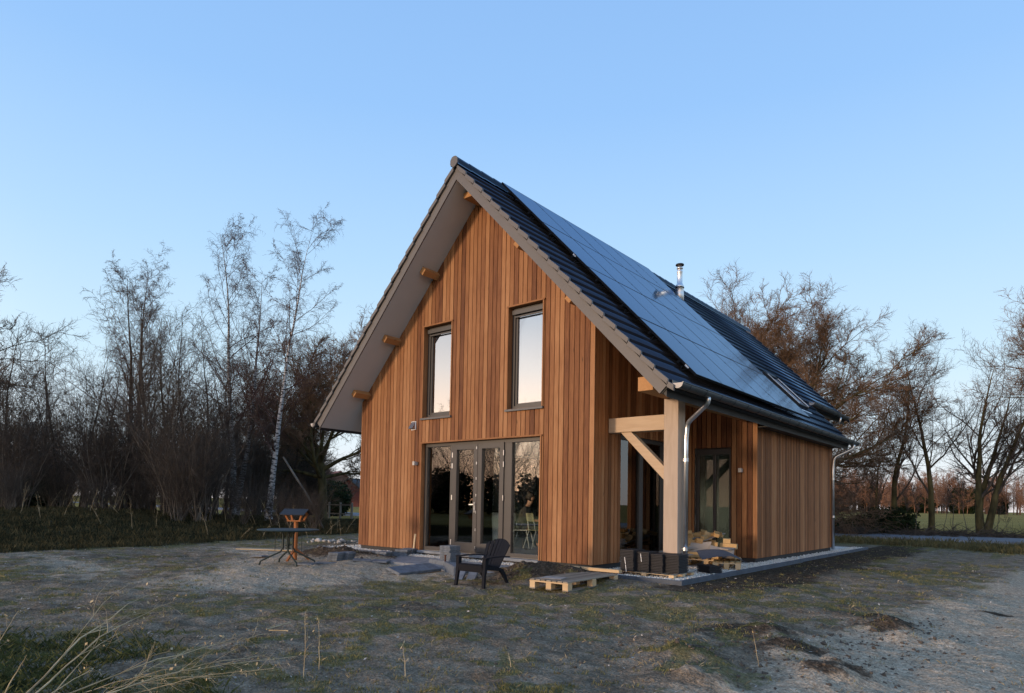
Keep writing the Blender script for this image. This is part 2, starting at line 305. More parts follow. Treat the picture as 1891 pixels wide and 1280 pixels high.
def clad(name, org, du, nrm, length, top, openings, mats, seed, z0=ZB, breaks=(), pitch=.118, tm=.5, tv=.35):
    """vertical boards of slightly different tone and thickness, with a dark membrane behind"""
    r = random.Random(seed); mb = MB(); du = Vector(du); nr = Vector(nrm); o = Vector(org)
    def slab(a, b, za0, za1, zb0, zb1, d0, d1, mi, t):
        P = lambda u, z, d: o+du*u+nr*d+Vector((0, 0, z))
        if (za1-za0) < .01 and (zb1-zb0) < .01: return
        b_ = [P(a, za0, d0), P(b, zb0, d0), P(b, zb1, d0), P(a, za1, d0)]
        t_ = [P(a, za0, d1), P(b, zb0, d1), P(b, zb1, d1), P(a, za1, d1)]
        mb.hexa(b_, t_, mi, t)
    def strip(a, b, d0, d1, mi, t, zz0=z0):
        iv = [(zz0, None)]
        for (u0, u1, w0, w1) in openings:
            if u0 < (a+b)/2 < u1:
                new = []
                for (p, q) in iv:
                    if q is None or q > w0:
                        if w0 > p+.02: new.append((p, w0))
                        new.append((max(p, w1), q))
                    else: new.append((p, q))
                iv = new
        for (p, q) in iv:
            ta, tb = top(a), top(b)
            if q is None: slab(a, b, p, max(p, ta), p, max(p, tb), d0, d1, mi, t)
            else: slab(a, b, min(p, ta), min(q, ta), min(p, tb), min(q, tb), d0, d1, mi, t)
    cuts = sorted(set([0, length]+list(breaks)+[u for op in openings for u in op[:2]]))
    u = 0
    while u < length-.001:
        e = min(length, u+pitch)
        if length-e < .04: e = length
        t = min(1, max(0, tm+r.uniform(-tv, tv)+(r.random() < .12)*r.uniform(-.25, .25))); th = r.uniform(.018, .023)
        seg = [u]+[c for c in cuts if u+.012 < c < e-.012]+[e]
        for a, b in zip(seg, seg[1:]):
            strip(a+(.006 if a == u else 0), b-(.009 if b == e else 0), 0, th, 0, t)
        u = e
    for a, b in zip(cuts, cuts[1:]): strip(a, b, -.03, -.006, 1, .5)
    return mb.build(name, mats, house)

WL = (2.243, 3.177, 3.163, 5.28); WR_ = (4.82, 5.745, 3.161, 5.28); DO = (2.249, 5.727, ZB, 2.57)
clad('front_wall', (0, 0, 0), (1, 0, 0), (0, -1, 0), W1, lambda u: zs(u), [WL, WR_, DO], [M['cedar'], M['membrane']], 3, breaks=(XR,), tm=.52)
SW = (.949, 3.75, ZB, 2.62)
clad('veranda_side_wall', (W1, .02, 0), (0, 1, 0), (1, 0, 0), D1-.02, lambda u: zs(W1), [(SW[0]-.02, SW[1], SW[2], SW[3])], [M['cedar_shade_warm'], M['membrane']], 5, tm=.45)
RW = (6.985, 7.855, ZB, 2.58)
clad('veranda_back_wall', (W1, D1, 0), (1, 0, 0), (0, -1, 0), W2-W1, lambda u: zs(W1+u), [(RW[0]-W1, RW[1]-W1, RW[2], RW[3])], [M['cedar'], M['membrane']], 6, tm=.45)
clad('right_side_wall', (W2, D1+.02, 0), (0, 1, 0), (1, 0, 0), L1-D1-.02, lambda u: zs(W2)+.0, [], [M['cedar_shade_warm'], M['membrane']], 8, tm=.42)
clad('left_side_wall', (0, L2, 0), (0, -1, 0), (-1, 0, 0), L2, lambda u: zs(0), [(L2-7.2, L2-.7, ZB, 2.7)], [M['cedar'], M['membrane']], 9)
clad('rear_step_wall', (W2, L1, 0), (-1, 0, 0), (0, 1, 0), W2-7.0, lambda u: zs(W2-u), [], [M['cedar_shade_warm'], M['membrane']], 10)
clad('rear_side_wall', (7.0, L1, 0), (0, 1, 0), (1, 0, 0), L2-L1, lambda u: zs(7.0), [], [M['cedar_shade_warm'], M['membrane']], 11)
clad('back_wall', (7.0, L2, 0), (-1, 0, 0), (0, 1, 0), 7.0, lambda u: zs(7.0-u), [], [M['cedar_shade_warm'], M['membrane']], 12, breaks=(7.0-XR,))
# corner boards and trims round openings
for (x0, x1, z0, z1) in (WL, WR_, DO):
    mb = MB()
    d = -.045; t = .7
    mb.box(x0-.012, x0+.016, d+.0, .12, z0, z1, 0, .62); mb.box(x1-.016, x1+.012, d, .12, z0, z1, 0, .75)
    mb.box(x0-.03, x1+.03, d-.01, .12, z1-.005, z1+.026, 0, .55); mb.build('opening_trim', M['cedar'], house)
for q in ((W1-.005, W1+.026, -.026, .0, ZB, zs(W1)-.01, 0, .9), (W2-.005, W2+.026, D1-.026, D1, ZB, zs(W2)-.01, 0, .8), (W2+.002, W2+.028, L1-.03, L1+.0, ZB, zs(W2)-.01, 0, .35), (-.026, .004, -.026, 0, ZB, zs(0)-.01, 0, .7)): MB().box(*q).build('corner_board', M['cedar'], house)
# plinth
mb = MB()
for b_ in ((.03, W1-.03, .02, .2), (W1-.2, W1-.03, .2, D1), (W1-.2, W2-.03, D1+.03, D1+.2), (W2-.2, W2-.03, D1+.2, L1-.03), (.03, .2, .2, L2-.03), (.2, 6.97, L2-.2, L2-.03), (6.8, 6.97, L1, L2-.2)):
    mb.box(b_[0], b_[1], b_[2], b_[3], -.15, ZB-.002)
mb.build('plinth', M['plinth'], house)
# inner shell
FL = .14
mb = MB(); mb.box(.25, W1-.06, .1, L1-.3, FL-.1, FL); mb.box(W1-.06, W2-.25, D1+.1, L1-.3, FL-.1, FL-.004); mb.build('interior_floor', M['int_floor'], house)
mb = MB(); mb.box(.2, W1-.03, .22, L1-.3, 2.78, 2.98); mb.box(W1-.03, W2-.2, D1+.22, L1-.3, 2.784, 2.976); mb.build('interior_ceiling', M['white_wall'], house)
mb = MB()
def inner_y(x0, x1, y, ops, zt=2.78):
    xs = sorted({x0, x1, *[o_ for op in ops for o_ in op[:2]]})
    for a, b in zip(xs, xs[1:]):
        c = (a+b)/2; hit = [op for op in ops if op[0] < c < op[1]]
        if not hit: mb.box(a, b, y, y+.1, FL, zt)
        else:
            if hit[0][3] < zt: mb.box(a, b, y, y+.1, hit[0][3], zt)
            if hit[0][2] > FL+.05: mb.box(a, b, y, y+.1, FL, hit[0][2])
inner_y(.2, W1-.15, .2, [DO]); inner_y(W1-.15, W2-.12, D1+.2, [RW]); inner_y(.2, W2-.2, 7.4, [])
mb.box(.12, .2, .1, .7, FL, 2.78); mb.box(.12, .2, .7, 7.2, 2.7, 2.78); mb.box(.12, .2, 7.2, 7.4, FL, 2.78); mb.box(W2-.2, W2-.1, D1+.3, 7.4, FL, 2.78)
mb.box(W1-.25, W1-.15, .3, SW[0], FL, 2.78); mb.box(W1-.25, W1-.15, SW[0], SW[1], SW[3], 2.78); mb.box(W1-.25, W1-.15, SW[1], D1+.3, FL, 2.78)
mb.build('interior_wall', M['white_wall'], house)

# windows
def window(name, opening, y, fw=.075, shade=False, glass='glass_up', sill=True, ybk=None):
    x0, x1, z0, z1 = opening; x0 += .018; x1 -= .018; z1 -= .008
    f = MB(); a = y; b = y+.07
    f.box(x0, x0+fw, a, b, z0, z1); f.box(x1-fw, x1, a, b, z0, z1); f.box(x0+fw, x1-fw, a+.001, b, z1-fw, z1); f.box(x0+fw, x1-fw, a+.001, b, z0, z0+fw)
    # sash set back
    q = fw+.05; a2 = a+.03
    f.box(x0+fw, x0+q, a2, b, z0+fw, z1-fw); f.box(x1-q, x1-fw, a2, b, z0+fw, z1-fw); f.box(x0+q, x1-q, a2+.001, b, z1-q-.02, z1-fw); f.box(x0+q, x1-q, a2+.001, b, z0+fw, z0+q)
    o = f.build(name, M['frame'], house, bevel=.003)
    if shade:
        k = MB(); k.box(x0+.02, x1-.02, a-.045, a-.002, z1-.14, z1-.045); k.box(x0+fw, x1-fw, a-.02, a-.004, z1-.20, z1-.165); k.build('screen_box', M['frame'], o, bevel=.003)
    g = MB(); g.box(x0+q-.01, x1-q+.01, b-.02, b-.012, z0+q-.01, z1-q-.01); g.build('pane', M[glass], o)
    if sill:
        s_ = MB(); s_.hexa([(x0-.05, -.07, z0-.055), (x1+.045, -.07, z0-.055), (x1+.045, y+.02, z0-.045), (x0-.05, y+.02, z0-.045)],
                           [(x0-.05, -.07, z0-.012), (x1+.045, -.07, z0-.012), (x1+.045, y+.02, z0+.012), (x0-.05, y+.02, z0+.012)]); s_.build('sill', M['sill'], o, bevel=.004)
    # dark room behind
    return o
window('window', WL, .09, shade=True); window('window', WR_, .09, shade=True)
mb = MB(); mb.box(1.2, 6.4, .9, .95, 3.0, 5.6); mb.box(.9, 6.5, .2, .95, 2.99, 3.02); mb.build('upper_room_wall', M['white_wall'], house)

# garden door set: fixed lights and two leaves
x0, x1, z0, z1 = DO; x0 += .018; x1 -= .018; z1 -= .01; zf = ZB+.06
fr = MB(); Y0, Y1 = .07, .16
fr.box(x0, x1, Y0, Y1, z1-.075, z1); fr.box(x0, x1, Y0-.001, Y1, zf-.05, zf+.03)
for a, b in ((x0, x0+.07), (3.105, 3.2), (4.70, 4.90), (x1-.06, x1)): fr.box(a, b, Y0+.002, Y1-.001, zf+.03, z1-.075)
door = fr.build('glazed_door_set', M['frame'], house, bevel=.003)
for a, b in ((x0+.07, 3.105), (4.90, x1-.06)):
    g = MB(); g.box(a, b, .125, .133, zf+.02, z1-.07); g.build('fixed_pane', M['glass'], door)
def leaf(a, b):
    l = MB(); d0, d1 = .045, .13
    sA, sB = .115, .115
    l.box(a, a+sA, d0, d1, zf, z1-.06); l.box(b-sB, b, d0, d1, zf, z1-.06); l.box(a+sA, b-sB, d0+.001, d1, z1-.06-.115, z1-.06); l.box(a+sA, b-sB, d0+.001, d1, zf, zf+.18)
    l.box((a+b)/2-.05, (a+b)/2-.02, d0-.0015, d0+.01, zf+.07, zf+.08, 0)
    o = l.build('door_leaf', M['frame'], house, bevel=.003)
    g = MB(); g.box(a+sA-.01, b-sB+.01, .095, .103, zf+.17, z1-.165); g.build('pane', M['glass'], o)
    return o
lA = leaf(3.205, 3.955); lB = leaf(3.965, 4.70)
h = MB(); h.box(3.885, 3.915, .025, .045, 1.02, 1.24); h.beam((3.90, .0, 1.19), (3.78, -.01, 1.185), .018, .022); h.beam((3.90, -.008, 1.19), (3.90, .03, 1.19), .02, .02); h.lathe((3.9, .03, 1.08), [(.012, -.02), (.016, 0), (.012, .02)], 8)
h.build('door_handle', M['galv'], lA)
for z in (.24, .62, 1.0, 1.36, 1.72, 2.05, 2.38): MB().box(3.925, 3.945, .035, .045, z, z+.055).build('lock_plate', M['galv'], lA)
for p_, xx in ((lA, 3.195), (lB, 4.70)):
    for z in (.3, 1.28, 1.98, 2.22): MB().tube([(xx, .04, z), (xx, .04, z+.11)], .011, 8).build('hinge', M['galv'], p_)
s_ = MB(); s_.box(DO[0]-.02, DO[1]+.01, -.09, .09, ZB-.055, ZB+.002); s_.build('door_sill', M['slab2'], house, bevel=.005)

# sliding window in the veranda side wall (looks towards +x)
f = MB(); xx0, xx1 = W1-.13, W1-.05; a, b, c, d = SW[0], SW[1], ZB+.02, SW[3]
f.box(xx0, xx1, a, b, d-.08, d); f.box(xx0, xx1, a, b, c, c+.07)
for p, q in ((a, a+.07), (1.83, 1.98), (2.75, 2.9), (b-.07, b)): f.box(xx0+.001, xx1-.001, p, q, c+.07, d-.08)
o = f.build('sliding_window', M['frame'], house, bevel=.003)
for p, q, k in ((a+.07, 1.83, 0), (1.98, 2.75, .02), (2.9, b-.07, 0)):
    g = MB(); g.box(xx0+.03+k, xx0+.038+k, p, q, c+.06, d-.07); g.build('pane', M['glass_room_dimmed'], o)
f = MB()  # unseen left-wall window, added and widened to bring more light into the room
for p, q in ((.7, .78), (2.8, 2.9), (5.0, 5.1), (7.12, 7.2)): f.box(.04, .11, p, q, ZB+.08, 2.62)
f.box(.04, .11, .7, 7.2, 2.62, 2.7); f.box(.04, .11, .7, 7.2, ZB, ZB+.08); o = f.build('added_light_window', M['frame'], house)
for p, q in ((.78, 2.8), (2.9, 5.0), (5.1, 7.12)): MB().box(.07, .078, p, q, ZB+.08, 2.62).build('pane', M['glass'], o)
# recess window
x0, x1, z0, z1 = RW; f = MB(); yy = D1+.07; yb = yy+.08
f.box(x0, x0+.075, yy, yb, z0, z1); f.box(x1-.075, x1, yy, yb, z0, z1); f.box(x0+.075, x1-.075, yy+.001, yb, z1-.15, z1); f.box(x0+.075, x1-.075, yy+.001, yb, z0, z0+.1); f.box(7.40, 7.46, yy+.002, yb, z0+.1, z1-.15)
o = f.build('veranda_window', M['frame'], house, bevel=.003)
for p, q in ((x0+.075, 7.40), (7.46, x1-.075)):
    g = MB(); g.box(p, q, yy+.03, yy+.038, z0+.09, z1-.14); g.build('pane', M['glass_room_dimmed'], o)

# roof body: soffit boards, deck, eave boards
TH = .2459                             # vertical thickness
def slope(mb, xa, xb, y0, y1, o0, o1, mi=0, t=.5):
    """slab following the roof between x=xa and xb, vertical offsets o0..o1"""
    mb.hexa([(xa, y0, zs(xa)+o0), (xb, y0, zs(xb)+o0), (xb, y1, zs(xb)+o0), (xa, y1, zs(xa)+o0)], [(xa, y0, zs(xa)+o1), (xb, y0, zs(xb)+o1), (xb, y1, zs(xb)+o1), (xa, y1, zs(xa)+o1)], mi, t)
YF, YB_, YT = -OV, 10.78, 15.75
rf = MB()
slope(rf, XL, XR, YF+.03, YT-.03, .0, .045); slope(rf, XR, XE, YF+.03, YB_-.03, .0, .045); slope(rf, XR, XU, YB_-.03, YT-.03, .0, .045)
soff = rf.build('soffit', M['soffit'], house)
rf = MB(); e_ = .12
slope(rf, XL-.10, XR, YF+.05, YT-.05, .047, TH+.06); slope(rf, XR, XE+.10, YF+.05, YB_-.05, .047, TH+.06); slope(rf, XR, XU+.10, YB_-.05, YT-.05, .047, TH+.06)
roof = rf.build('roof', M['black_board'], house)
nx, nz = math.sin(math.atan(S)), math.cos(math.atan(S)); tperp = TH*nz
def verge_board(y, sx, x_lo):
    mb = MB(); x1 = x_lo+sx*tperp*nx; zt = zs(x_lo)+tperp*nz
    pts = [(x_lo, zs(x_lo)), (XR, ZI), (XR, ZI+TH), (x1, zt)]
    if sx < 0: pts = pts[::-1]
    fr_ = [(p[0], y, p[1]) for p in pts]; bk = [(p[0], y+.03, p[1]) for p in pts]
    mb.hexa(fr_, bk); mb.build('verge_board', M['fascia'], roof)
verge_board(YF, 1, XE); verge_board(YF, -1, XL); verge_board(YT-.03, -1, XL); verge_board(YB_-.03, 1, XE)
for sx, xl, ya, yb2 in ((1, XE, YF, YB_), (-1, XL, YF, YT), (1, XU, YB_, YT)):
    mb = MB(); x1 = xl+sx*tperp*nx; zt = zs(xl)+tperp*nz; z_ = zs(xl)
    q = [(xl, z_), (xl+sx*.03, z_), (x1+sx*.03, zt), (x1, zt)]
    mb.hexa([(p[0], ya+.031, p[1]) for p in q], [(p[0], yb2-.031, p[1]) for p in q]); mb.build('eave_board', M['black_board'], roof)
# level soffit from eave tip back to the wall on the right
mb = MB(); mb.box(W2+.03, XE-.02, D1-.0, L1, zs(XE)-.02, zs(XE)+.0); mb.build('eave_soffit', M['black_board'], roof)

# tiles, course by course
def tiles(name, sx, x_end, y0, y1, seed):
    r = random.Random(seed); V = []; Fc = []; T = []; dx = .2393; k = 0
    base = TH+.075; wd = 200.
    x = XR+sx*.05
    while sx*(x_end-x) > .05:
        xb = x+sx*dx
        if sx*(x_end-xb) < .06: xb = x_end
        y = y0
        while y < y1-.01:
            a, b = max(y, y0), min(y+wd, y1); y += wd
            if b-a < .02: continue
            j = r.uniform(-.0008, .0008); u0 = base+.008+j; u1 = base+.066+j
            a += .0002; b -= .0002; n = len(V); xo = xb+sx*.02
            V += [(x, a, zs(x)+u0), (xo, a, zs(xo)+u1), (xo, b, zs(xo)+u1), (x, b, zs(x)+u0), (xo, a, zs(xo)+u1-.058), (xo, b, zs(xo)+u1-.058), (x, a, zs(x)+u0-.03), (x, b, zs(x)+u0-.03)]
            f_ = [(0, 1, 2, 3), (1, 4, 5, 2), (6, 4, 1, 0), (3, 2, 5, 7)]
            if sx < 0: f_ = [q[::-1] for q in f_]
            Fc += [[n+i for i in q] for q in f_]; q_ = r.uniform(.9, 1.0); T += [q_, .04, q_, q_]  # riser faces keep almost no sheen, imitating the black gap under each course
        x = xb; k += 1
    return np_mesh(name, np.array(V), np.array(Fc), M['tile'], roof, tone=T)
tiles('roof_tiles', 1, 8.93, YF-.0, YB_+.02, 1); tiles('roof_tiles', -1, -.92, YF-.0, YT+.02, 2); tiles('roof_tiles', 1, 7.67, YB_+.024, YT+.02, 3)
def verge_tiles(sx, x_end, y, ny, xs=None):
    mb = MB(); x = xs if xs else XR+sx*.05; dx = .2393; base = TH+.075
    while sx*(x_end-x) > .05:
        xb = x+sx*dx
        if sx*(x_end-xb) < .06: xb = x_end
        xo = xb+sx*.02; ya, yb2 = sorted((y, y+ny*.045))
        lo = TH+.035; u0, u1 = base+.014, base+.066
        q = [(x, zs(x)+lo-.045), (xo, zs(xo)+lo+.005), (xo, zs(xo)+u1), (x, zs(x)+u0)]
        if sx < 0: q = q[::-1]
        mb.hexa([(p[0], ya, p[1]) for p in q], [(p[0], yb2, p[1]) for p in q])
        x = xb
    return mb.build('verge_tiles', M['fascia'], roof, bevel=.004)
verge_tiles(1, 8.93, YF-.001, -1); verge_tiles(-1, -.92, YF-.001, -1); verge_tiles(1, 8.93, YB_+.001, 1, xs=XR+.05+.2393*14); verge_tiles(1, 7.67, YT+.021, 1)
# ridge caps
mb = MB(); y = YF-.07
prof = [(-.105, -.16), (-.10, -.07), (-.055, -.010), (0, 0), (.055, -.010), (.10, -.07), (.105, -.16)]
while y < YT:
    y2 = min(y+.42, YT+.04); k = .005
    for i, (a, b) in enumerate(zip(prof, prof[1:])):
        A = [(XR+a[0], y, 8.408+a[1]), (XR+b[0], y, 8.408+b[1]), (XR+b[0], y2, 8.408+b[1]-.012), (XR+a[0], y2, 8.408+a[1]-.012)]
        mb.add(A+[(p[0], p[1], p[2]-.02) for p in A], [(0, 1, 2, 3), (7, 6, 5, 4), (0, 4, 5, 1), (3, 2, 6, 7)])
    y = y2-.03 if y2 < YT else y2+1
rc = mb.build('ridge_cap', M['tile'], roof)
mb = MB(); q = [(XR+a, 8.41+b) for a, b in prof]+[(XR+.05, 8.20), (XR, 8.175), (XR-.05, 8.20)]
mb.hexa([(p[0], YF-.085, p[1]) for p in q][::-1], [(p[0], YF-.055, p[1]) for p in q][::-1]); mb.build('ridge_end', M['fascia'], roof)

# gutters
def gutter(name, x, z, y0, y1, sx, rr=.085):
    mb = MB(); n = 12; ys = [y0]
    while ys[-1] < y1-.01: ys.append(min(y1, ys[-1]+2.9))
    for (a, b) in zip(ys, ys[1:]):
        for i in range(n):
            t0, t1 = math.pi+math.pi*i/n, math.pi+math.pi*(i+1)/n
            P = lambda t, yy, r_: (x+r_*math.cos(t), yy, z+r_*math.sin(t))
            A = [P(t0, a, rr), P(t1, a, rr), P(t1, b-.004, rr), P(t0, b-.004, rr), P(t0, a, rr-.006), P(t1, a, rr-.006), P(t1, b-.004, rr-.006), P(t0, b-.004, rr-.006)]
            mb.add(A, [(3, 2, 1, 0), (4, 5, 6, 7), (0, 1, 5, 4), (2, 3, 7, 6)])
    mb.tube([(x+sx*rr, y0, z+.004), (x+sx*rr, y1, z+.004)], .011, 8)
    mb.box(min(x-sx*rr, x-sx*(rr+.004)), max(x-sx*rr, x-sx*(rr+.004)), y0, y1, z-.01, z+.05)
    g = mb.build(name, M['zinc'], roof, smooth=False)
    for yy in (y0, y1-.004):
        c = MB(); k = [(x+rr*.99*math.cos(math.pi+math.pi*i/n), z+rr*.99*math.sin(math.pi+math.pi*i/n)) for i in range(n+1)]
        c.hexa([(p[0], yy-.001, p[1]) for p in k], [(p[0], yy+.005, p[1]) for p in k]); c.build('end_cap', M['zinc_light'], g)
    yy = y0+.3
    while yy < y1:
        h = MB()
        pts = [(x+(rr+.004)*math.cos(math.pi+math.pi*i/8), yy, z+(rr+.004)*math.sin(math.pi+math.pi*i/8)) for i in range(9)]
        h.tube(pts, .006, 4); yy += .62; h.build('gutter_bracket', M['zinc'], g)
    return g
gutter('gutter', 9.00, 3.155, YF+.0, YB_+.02, 1); gutter('gutter', -1.0, 3.165, YF+.0, YT, -1); gutter('gutter', 7.76, 4.46, YB_+.05, 15.1, 1)
def pipe(pts, rr=.04, clamps=()):
    # soften the corners
    P = [Vector(p) for p in pts]; out = [P[0]]
    for a, b, c in zip(P, P[1:], P[2:]):
        d1 = min(.09, (a-b).length/2); d2 = min(.09, (c-b).length/2); s0 = b+(a-b).normalized()*d1; s1 = b+(c-b).normalized()*d2
        for t in (0, .25, .5, .75, 1): out.append(s0*(1-t)**2+b*2*t*(1-t)+s1*t*t)
    out.append(P[-1])
    mb = MB(); mb.tube(out, rr, 14); o = mb.build('downpipe', M['galv'], house, smooth=True)
    for z in clamps:
        k = MB(); x, y = P[-1].x, P[-1].y; k.lathe((x, y, z), [(rr+.001, -.03), (rr+.008, -.028), (rr+.008, -.012), (rr+.003, -.01), (rr+.003, .01), (rr+.008, .012), (rr+.008, .028), (rr+.001, .03)], 14); k.box(x-.1, x-rr, y-.012, y+.012, z-.012, z+.012); k.build('pipe_clamp', M['galv'], o)
    return o
pipe([(9.0, .33, 3.10), (9.0, .33, 2.98), (8.50, .60, 2.70), (8.47, .61, 2.4), (8.47, .61, .40)], .042, (2.05, .48))
pipe([(9.0, 10.45, 3.10), (9.0, 10.45, 2.98), (8.53, 10.25, 2.72), (8.49, 10.25, 2.4), (8.49, 10.25, .06)], .042, (2.1, 1.0))
pipe([(-1.0, .9, 3.1), (-1.0, .9, 2.98), (-.12, .9, 2.75), (-.08, .9, 2.4), (-.08, .9, .06)], .04)
pipe([(7.76, 14.2, 4.40), (7.76, 14.2, 4.22), (7.12, 14.2, 3.95), (7.09, 14.2, 3.5), (7.09, 14.2, .06)], .042)
# purlins that stick out under the overhang
ang = math.atan(S)
def purlin(xc, sx, y0=-.47, w_=.13, h_=.2):
    # lies square to the roof slope: top edge against the soffit
    ax = Vector((math.cos(ang)*sx, 0, -math.sin(ang))); nz_ = Vector((math.sin(ang)*sx, 0, math.cos(ang)))
    c = Vector((xc, (y0+.1)/2, zs(xc)))-nz_*(h_/2+.002)
    mb = MB(); mb.obox(c, ax*w_/2, Vector((0, (.1-y0)/2, 0)), nz_*h_/2, 0, rnd.uniform(.3, .6)); mb.build('purlin', M['oakY'], house, bevel=.006)
for xc in (.16, 1.30, 2.58): purlin(xc, -1, w_=.15, h_=.13)
for xc in (5.45, 6.72): purlin(xc, 1, w_=.15, h_=.15)
mb = MB(); mb.box(XR-.12, XR+.12, -.47, .05, 7.70, zs(XR+.12)-.003, 0, .5); mb.build('purlin', M['oakY'], house, bevel=.006)
mb = MB(); mb.hexa([(8.095, -.45, 3.157), (8.375, -.45, 3.157), (8.375, -.45, 3.335), (8.31, -.45, 3.396), (8.095, -.45, 3.396)][::-1], [(8.095, D1+.0, 3.157), (8.375, D1, 3.157), (8.375, D1, 3.335), (8.31, D1, 3.396), (8.095, D1, 3.396)][::-1], 0, .45); mb.build('wall_plate', M['oakY'], house, bevel=.006)
mb = MB(); mb.box(8.112, 8.388, .47, .75, .40, 3.155, 0, .6); post = mb.build('oak_post', M['oakZ'], house, bevel=.008)
mb = MB()
for z in (.9, 1.95, 2.62, 2.85): mb.tube([(8.14, .468, z), (8.14, .475, z)], .012, 8)
mb.build('wood_peg', M['oakX'], post)
mb = MB(); mb.box(8.15, 8.35, .5, .72, -.05, .40); mb.build('post_base', M['plinth'], house)
mb = MB(); mb.box(W1+.025, 8.111, .485, .70, 2.60, 2.875, 0, .55); mb.build('tie_beam', M['oakX'], house, bevel=.008)
mb = MB(); mb.hexa([(7.20, .515, 2.599), (7.42, .515, 2.599), (8.111, .515, 1.93), (8.111, .515, 1.68)], [(7.20, .66, 2.599), (7.42, .66, 2.599), (8.111, .66, 1.93), (8.111, .66, 1.68)], 0, .5); mb.build('brace', M['oakX'], house, bevel=.006)

# solar panels: four rows of six
sl = math.sqrt(1+S*S); ux = Vector((1/sl, 0, -S/sl)); un = Vector((S/sl, 0, 1/sl))
def on_roof(dist, y, lift): return Vector((XR, y, ZI+TH+.02))+ux*dist+un*lift
SL0, PH, PW, SY0 = .06, 1.66, 1.115, .40
sp = MB(); c = Vector((0, 0, 0)); sp.obox(c, ux*(PH/2-.008), Vector((0, PW/2-.007, 0)), un*.018)
panel = sp.build('solar_panel', M['solar'], house)
fr_ = MB()
for s_ in (-1, 1):
    fr_.obox(ux*s_*(PH/2-.012)-un*.002, ux*.0115, Vector((0, PW/2-.005, 0)), un*.0205); fr_.obox(Vector((0, s_*(PW/2-.010), 0))-un*.002, ux*(PH/2-.006), Vector((0, .0095, 0)), un*.0203)
pf = fr_.build('panel_frame', M['rail'], panel)
first = True
for i in range(4):
    for j in range(6):
        p_ = panel if first else copy_tree(panel, house)
        first = False; p_.location = on_roof(SL0+PH*(i+.5), SY0+PW*(j+.5), .195+rnd.uniform(-.001, .001))
for i in range(4):
    for q in (.25, .75):
        d = SL0+PH*(i+q); mb = MB()
        a = on_roof(d, SY0-.06, .15); b = on_roof(d, SY0+PW*6+.05, .15); mb.beam(a, b, .04, .04, un)
        for j in range(7): mb.obox(on_roof(d, SY0+PW*j, .206), ux*.022, Vector((0, .012, 0)), un*.010)
        y = SY0+.15
        while y < SY0+PW*6: mb.obox(on_roof(d+.02, y, .075), ux*.02, Vector((0, .015, 0)), un*.07); y += 1.2
        # cable loop hanging at the end
        if rnd.random() < .85:
            s0 = on_roof(d+.10, SY0-.02, .15); mb.tube([s0+ux*t*.1+un*(-.06*math.sin(math.pi*t))+Vector((0, -.05*math.sin(math.pi*t), 0)) for t in (0, .2, .4, .6, .8, 1)], .008, 6)
        mb.build('mounting_rail', M['rail'], house)
mb = MB()
for d in (2.95, 6.45): mb.obox(on_roof(d, SY0-.004, .19), ux*.045, Vector((0, .004, 0)), un*.014)
mb.build('white_label', M['white'], house)
# flue
fx, fy = 4.62, 8.30; zr = zs(fx)+TH
mb = MB(); prof = [(.135, -.1), (.125, .25), (.115, .42), (.125, .43), (.13, .47), (.10, .53), (.082, .56), (.082, .90), (.088, .91), (.088, .96), (.06, .97), (.06, 1.01), (.095, 1.02), (.09, 1.06), (.07, 1.07), (.07, 1.12)]
mb.lathe((fx, fy, zr), prof, 24); flue = mb.build('flue', M['steel'], house, smooth=False); flue.data.shade_smooth()
mb = MB(); mb.lathe((fx, fy, zr), [(.075, 1.12), (.125, 1.125), (.13, 1.14), (.12, 1.165), (.04, 1.185)], 24); mb.build('rain_cap', M['black_board'], flue)
mb = MB(); mb.lathe((fx, fy, zr), [(.128, .41), (.138, .415), (.138, .435), (.128, .44)], 24); mb.build('storm_collar', M['black'], flue)
# roof window
def rw_box(mb, d0, d1, y0, y1, l0, l1, mi=0):
    mb.hexa([on_roof(d0, y0, l0), on_roof(d1, y0, l0), on_roof(d1, y1, l0), on_roof(d0, y1, l0)], [on_roof(d0, y0, l1), on_roof(d1, y0, l1), on_roof(d1, y1, l1), on_roof(d0, y1, l1)], mi)
mb = MB(); d0, d1, ya, yb = 4.42, 5.82, 8.42, 9.36
rw_box(mb, d0, d1, ya, ya+.09, .03, .135); rw_box(mb, d0, d1, yb-.09, yb, .03, .135); rw_box(mb, d0, d0+.13, ya+.09, yb-.09, .03, .15); rw_box(mb, d1-.09, d1, ya+.09, yb-.09, .03, .13)
sky_w = mb.build('roof_window', M['black_board'], house, bevel=.004)
mb = MB(); rw_box(mb, d0+.12, d1-.08, ya+.08, yb-.08, .10, .12); mb.build('pane', M['solar'], sky_w)
mb = MB()
for yy in (ya+.03, yb-.06): rw_box(mb, d0+.14, d1-.02, yy, yy+.03, .137, .155)
rw_box(mb, d1, d1+.18, ya-.04, yb+.04, .045, .06); mb.build('flashing', M['steel'], sky_w)
